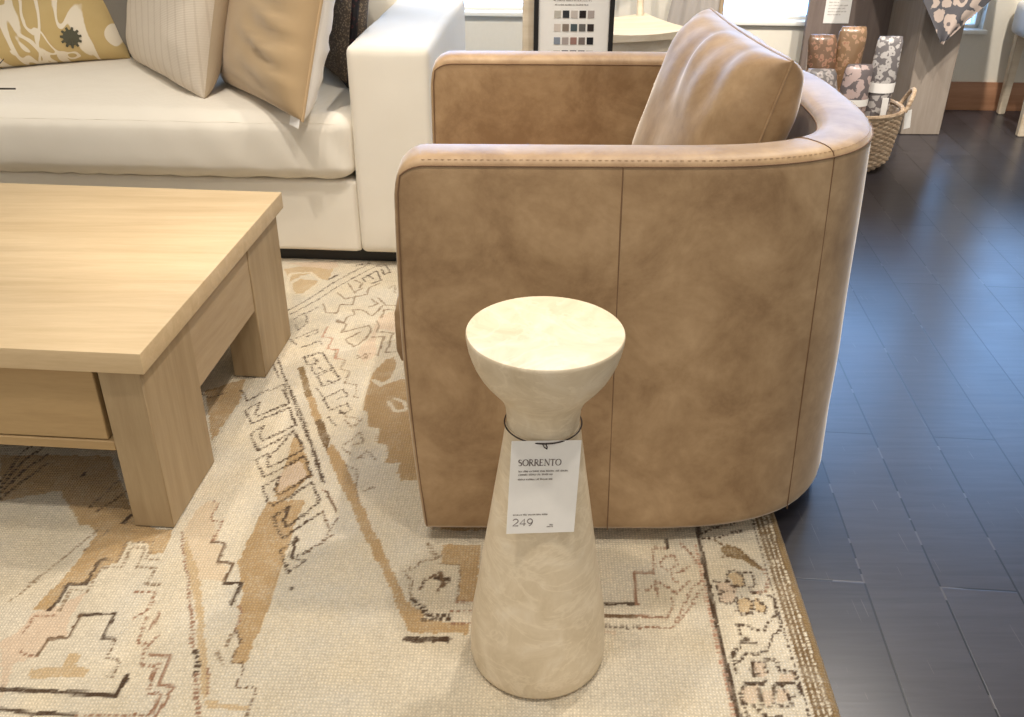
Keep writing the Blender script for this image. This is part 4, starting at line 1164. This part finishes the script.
# display table: slab leg, dark modesty panel, top
t = thing('display_table', 'greige wooden display table with a wide slab leg and dark back panel', 'table', (1.75, 4.4, ZF))
obj('leg', box((1.757, 4.22, ZF), (1.94, 4.60, .72), .004, 1), 'greige_wood', t)
obj('back_panel', box((1.372, 4.602, ZF), (1.935, 4.63, .72), .002, 1), 'dark_panel', t)
obj('tabletop', box((1.56, 4.14, .72), (2.24, 4.66, .765), .004, 1), 'greige_wood', t)
nt = thing('info_card', 'white notice card fixed on the dark panel above the basket', 'notice', (1.51, 4.60, .41))
nc = obj('card', box((1.447, 4.5995, .408), (1.567, 4.6015, .575), .0003, 1), 'paper', nt, smooth=False)
TT = Matrix.Translation((0, 4.5992, 0)); bm = bmesh.new()
for k in range(9): small_line(bm, 1.462, 1.462 + (.09, .085, .07, .088, .05, .09, .08, .09, .06)[k], .553 - k * .0135, .006, 40 + k)
obj('card_text', bm, 'ink_pale', nc, smooth=False)

# floral cloth laid over the table corner, one point hanging down in front
bm = bmesh.new(); nn = 44
def cloth_pt(a, b):
    # a: 0 left edge .. 1 right edge along the table front, b: 0 table edge .. 1 tip
    xl, xr, xt = 1.575, 2.15, 1.815
    x = (xl + (xr - xl) * a) * (1 - b) + xt * b; z = .768 * (1 - b) + .402 * b
    y = 4.128 - .012 * math.sin(a * 9 + b * 3) * b - .010 * b
    return Vector((x, y, z))
g0 = {}
for i in range(nn + 1):
    for j in range(nn + 1):
        b = j / nn; a = i / nn
        p = cloth_pt(a, b)
        for s_ in (0, 1): g0[i, j, s_] = bm.verts.new(p + Vector((0, .003 * s_, 0)))
for i in range(nn):
    for j in range(nn - 1):
        for s_ in (0, 1): bm.faces.new([g0[c + (s_,)] for c in ((i, j), (i + 1, j), (i + 1, j + 1), (i, j + 1))])
# part lying on the table top
q = [Vector((1.56, 4.128, .768)), Vector((2.15, 4.128, .768)), Vector((2.05, 4.60, .768)), Vector((1.62, 4.60, .768))]
for dz in (0, .003): bm.faces.new([bm.verts.new(v + Vector((0, 0, dz))) for v in q])
obj('tablecloth', bm, 'cloth_print', None, angle=180, loc=(1.81, 4.13, .768), label='dark grey cloth with pale flowers hanging in a point over the display table edge', cat='cloth')

# basket with rolled, wrapped textiles
BX, BY = 1.365, 3.81
t = thing('woven_basket', 'round seagrass basket full of rolled textiles behind the armchair', 'basket', (BX, BY, ZF))
bm = bmesh.new()
prof = []
for k in range(26):
    z = ZF + .002 + .232 * k / 25; f = k / 25
    r = .166 + .032 * f ** .7 - .03 * max(0, .16 - f) / .16
    prof.append((r, z))
for i, (r, z) in enumerate(prof):
    pts = [(BX + (r + .004 * math.sin(a * 24 + (i % 2) * PI)) * math.cos(a), BY + (r + .004 * math.sin(a * 24 + (i % 2) * PI)) * math.sin(a), z) for a in [2 * PI * k / 144 for k in range(144)]]
    tube(pts, .0062, 6, True, bm=bm)
obj('weave', bm, 'basket', t)
obj('lining', lathe([(0, ZF + .006), (.13, ZF + .006), (.16, .05), (.19, .22)], 40, (BX, BY)), 'basket', t)
obj('rim', tube([(BX + .199 * math.cos(a), BY + .199 * math.sin(a), .228) for a in [2 * PI * k / 72 for k in range(72)]], .0095, 8, True), 'basket', t)
for a0 in (-10, 170):
    c_ = math.radians(a0); bx = Vector((BX + .2 * math.cos(c_), BY + .2 * math.sin(c_), .225)); tg = Vector((-math.sin(c_), math.cos(c_), 0)); ou = Vector((math.cos(c_), math.sin(c_), 0))
    obj('handle', tube([bx + tg * .055 * math.cos(b) + (Vector((0, 0, 1)) * .9 + ou * .35) * .085 * math.sin(b) for b in [PI * k / 16 for k in range(17)]], .0085, 8), 'basket', t)
bt = obj('basket_tag', box((-.016, 0, -.075), (.016, .001, 0), .0003, 1, Matrix.Translation((BX + .218, BY - .05, .222)) @ Matrix.Rotation(.35, 4, 'Z') @ Matrix.Rotation(-.12, 4, 'Y')), 'paper', t, label='small white tag')

def roll(name, label, x, y, z0, z1, r, mat, band=None, lean=(0, 0), seed=0, flat=.8):
    t = thing(name, label, 'textile roll', (x, y, z0), 'rolled textiles in the basket')
    bm = bmesh.new(); n, rows = 40, 22; R_ = []
    def pt(f, a, rr):
        z = z0 + (z1 - z0) * f
        return Vector((x + lean[0] * f + rr * math.cos(a), y + lean[1] * f + rr * flat * (1 - .65 * max(0, f) ** 7) * math.sin(a), z))
    for j in range(rows + 1):
        f = j / rows; k = .86 + .14 * max(0, 1 - abs(2 * f - 1) ** 26) ** .5; row = []
        for i in range(n):
            a = 2 * PI * i / n; rr = r * k * (1 + .05 * noise.noise(Vector((math.cos(a) * 2 + seed, math.sin(a) * 2, f * 6))) + .025 * math.sin(a * 3 + f * 9 + seed))
            row.append(bm.verts.new(pt(f, a, rr)))
        R_.append(row)
    for a_, b_ in zip(R_, R_[1:]):
        for i in range(n): bm.faces.new((a_[i], a_[(i + 1) % n], b_[(i + 1) % n], b_[i]))
    bm.faces.new(R_[0][::-1]); bm.faces.new(R_[-1])
    obj('wrapped_cloth', bm, mat, t, angle=70)
    if band:
        f0, f1 = band; bm = bmesh.new(); prev = None
        rws = [[bm.verts.new(pt(f, 2 * PI * i / n, r * 1.07)) for i in range(n)] for f in (f0, f1)]
        for i in range(n): bm.faces.new((rws[0][i], rws[0][(i + 1) % n], rws[1][(i + 1) % n], rws[1][i]))
        obj('paper_band', bm, 'paper', t)
    return t, pt
roll('textile_roll', 'brown floral textile roll at the back left of the basket', 1.268, 3.89, .03, .485, .058, 'brown_print', lean=(-.032, .01), seed=1)
roll('textile_roll', 'taller ochre floral textile roll at the middle back of the basket', 1.335, 3.91, .03, .515, .056, 'brown_print2', lean=(.025, .0), seed=2)
t, pt = roll('textile_roll', 'tall ivory and grey ikat roll with white band at the right of the basket', 1.455, 3.80, .02, .495, .052, 'ivory_print', (.56, .64), (.025, .02), 3)
obj('hang_label', box((1.462, 3.738, .20), (1.486, 3.741, .275), .0004, 1), 'paper', t)
roll('textile_roll', 'short grey patterned textile roll at the left front of the basket', 1.282, 3.755, .02, .375, .060, 'grey_print', None, (-.065, .035), 4)
roll('textile_roll', 'mauve and grey ikat roll with white band at the front of the basket', 1.335, 3.73, .02, .40, .055, 'mauve_print', (.60, .67), (.02, .03), 5)

# chair at the far right
CX, CY = 2.42, 4.36
t = thing('dining_chair', 'pale wooden chair with a white padded seat at the far right by the wall', 'chair', (2.55, 4.4, ZF))
for (x, y, dx) in ((2.30, 4.21, -.0), (2.385, 4.595, 0.0), (2.74, 4.19, .0), (2.76, 4.585, 0)):
    bm = bmesh.new(); s_ = 1 if x < 2.5 else -1
    for k in range(1): 
        r = bmesh.ops.create_cube(bm, size=1.0)
        for v in r['verts']:
            top = v.co.z > 0; w_ = .021 if top else .0155
            v.co = Vector((x + v.co.x * 2 * w_, y + v.co.y * 2 * w_, .37 if top else ZF))
    bmesh.ops.bevel(bm, geom=list(bm.edges), offset=.004, segments=2, affect='EDGES')
    obj('leg', bm, 'pale_wood', t)
obj('seat', soft_box((2.335, 4.165, .365), (2.79, 4.62, .52), .03, .01, 16, Matrix.Identity(4), 5, .002), 'white_seat', t, angle=180)
obj('backrest', soft_box((2.74, 4.19, .52), (2.79, 4.62, .95), .02, .004, 10, Matrix.Identity(4), 6, .002), 'white_seat', t, angle=180)

# ------------------------------------------------------------------ light
# surroundings: daylight beyond the window wall, the bright shop floor behind the photographer
w = bpy.data.worlds.new('World'); sc.world = w; w.use_nodes = True
nt = w.node_tree; bg = nt.nodes['Background']
tc = nt.nodes.new('ShaderNodeTexCoord'); sx = nt.nodes.new('ShaderNodeSeparateXYZ'); nt.links.new(tc.outputs['Generated'], sx.inputs[0])
def mr(src, a, b, c=0.0, d=1.0):
    n = nt.nodes.new('ShaderNodeMapRange'); n.interpolation_type = 'SMOOTHSTEP'
    for i, v in ((1, a), (2, b), (3, c), (4, d)): n.inputs[i].default_value = v
    nt.links.new(src, n.inputs[0]); return n.outputs[0]
def mm(a, b):
    n = nt.nodes.new('ShaderNodeMath'); n.operation = 'MULTIPLY'
    nt.links.new(a, n.inputs[0]); nt.links.new(b, n.inputs[1]); return n.outputs[0]
day = mm(mr(sx.outputs[1], .66, .74), mm(mr(sx.outputs[2], -.5, -.1, .45, 1), mr(sx.outputs[2], .6, .72, 1, 0)))
ambm = nt.nodes.new('ShaderNodeMix'); ambm.data_type = 'RGBA'; nt.links.new(mr(sx.outputs[1], -.75, .1, 1, 0), ambm.inputs[0])
ambm.inputs[6].default_value = AMB; ambm.inputs[7].default_value = AMB_SHOP
mixn = nt.nodes.new('ShaderNodeMix'); mixn.data_type = 'RGBA'
nt.links.new(day, mixn.inputs[0]); nt.links.new(ambm.outputs[2], mixn.inputs[6]); mixn.inputs[7].default_value = DAY
nt.links.new(mixn.outputs[2], bg.inputs['Color']); bg.inputs['Strength'].default_value = 1.0

def spot(x, y, z, power, tx, ty, tz=0.0, size=70, blend=.5, rad=.05, col=(1, .92, .82)):
    l = bpy.data.lights.new('track_or_fill_spot', 'SPOT'); l.energy = power; l.spot_size = math.radians(size); l.spot_blend = blend
    l.shadow_soft_size = rad; l.color = col
    o = bpy.data.objects.new('track_or_fill_spot', l); COL.objects.link(o); o.location = (x, y, z)
    o.rotation_euler = (Vector((tx, ty, tz)) - Vector((x, y, z))).to_track_quat('-Z', 'Y').to_euler()
for a in SPOTS: spot(*a)

sc.view_settings.view_transform = 'Standard'; sc.view_settings.look = 'None'
sc.view_settings.exposure = 0.1; sc.view_settings.gamma = 1.0; sc.view_settings.use_curve_mapping = False
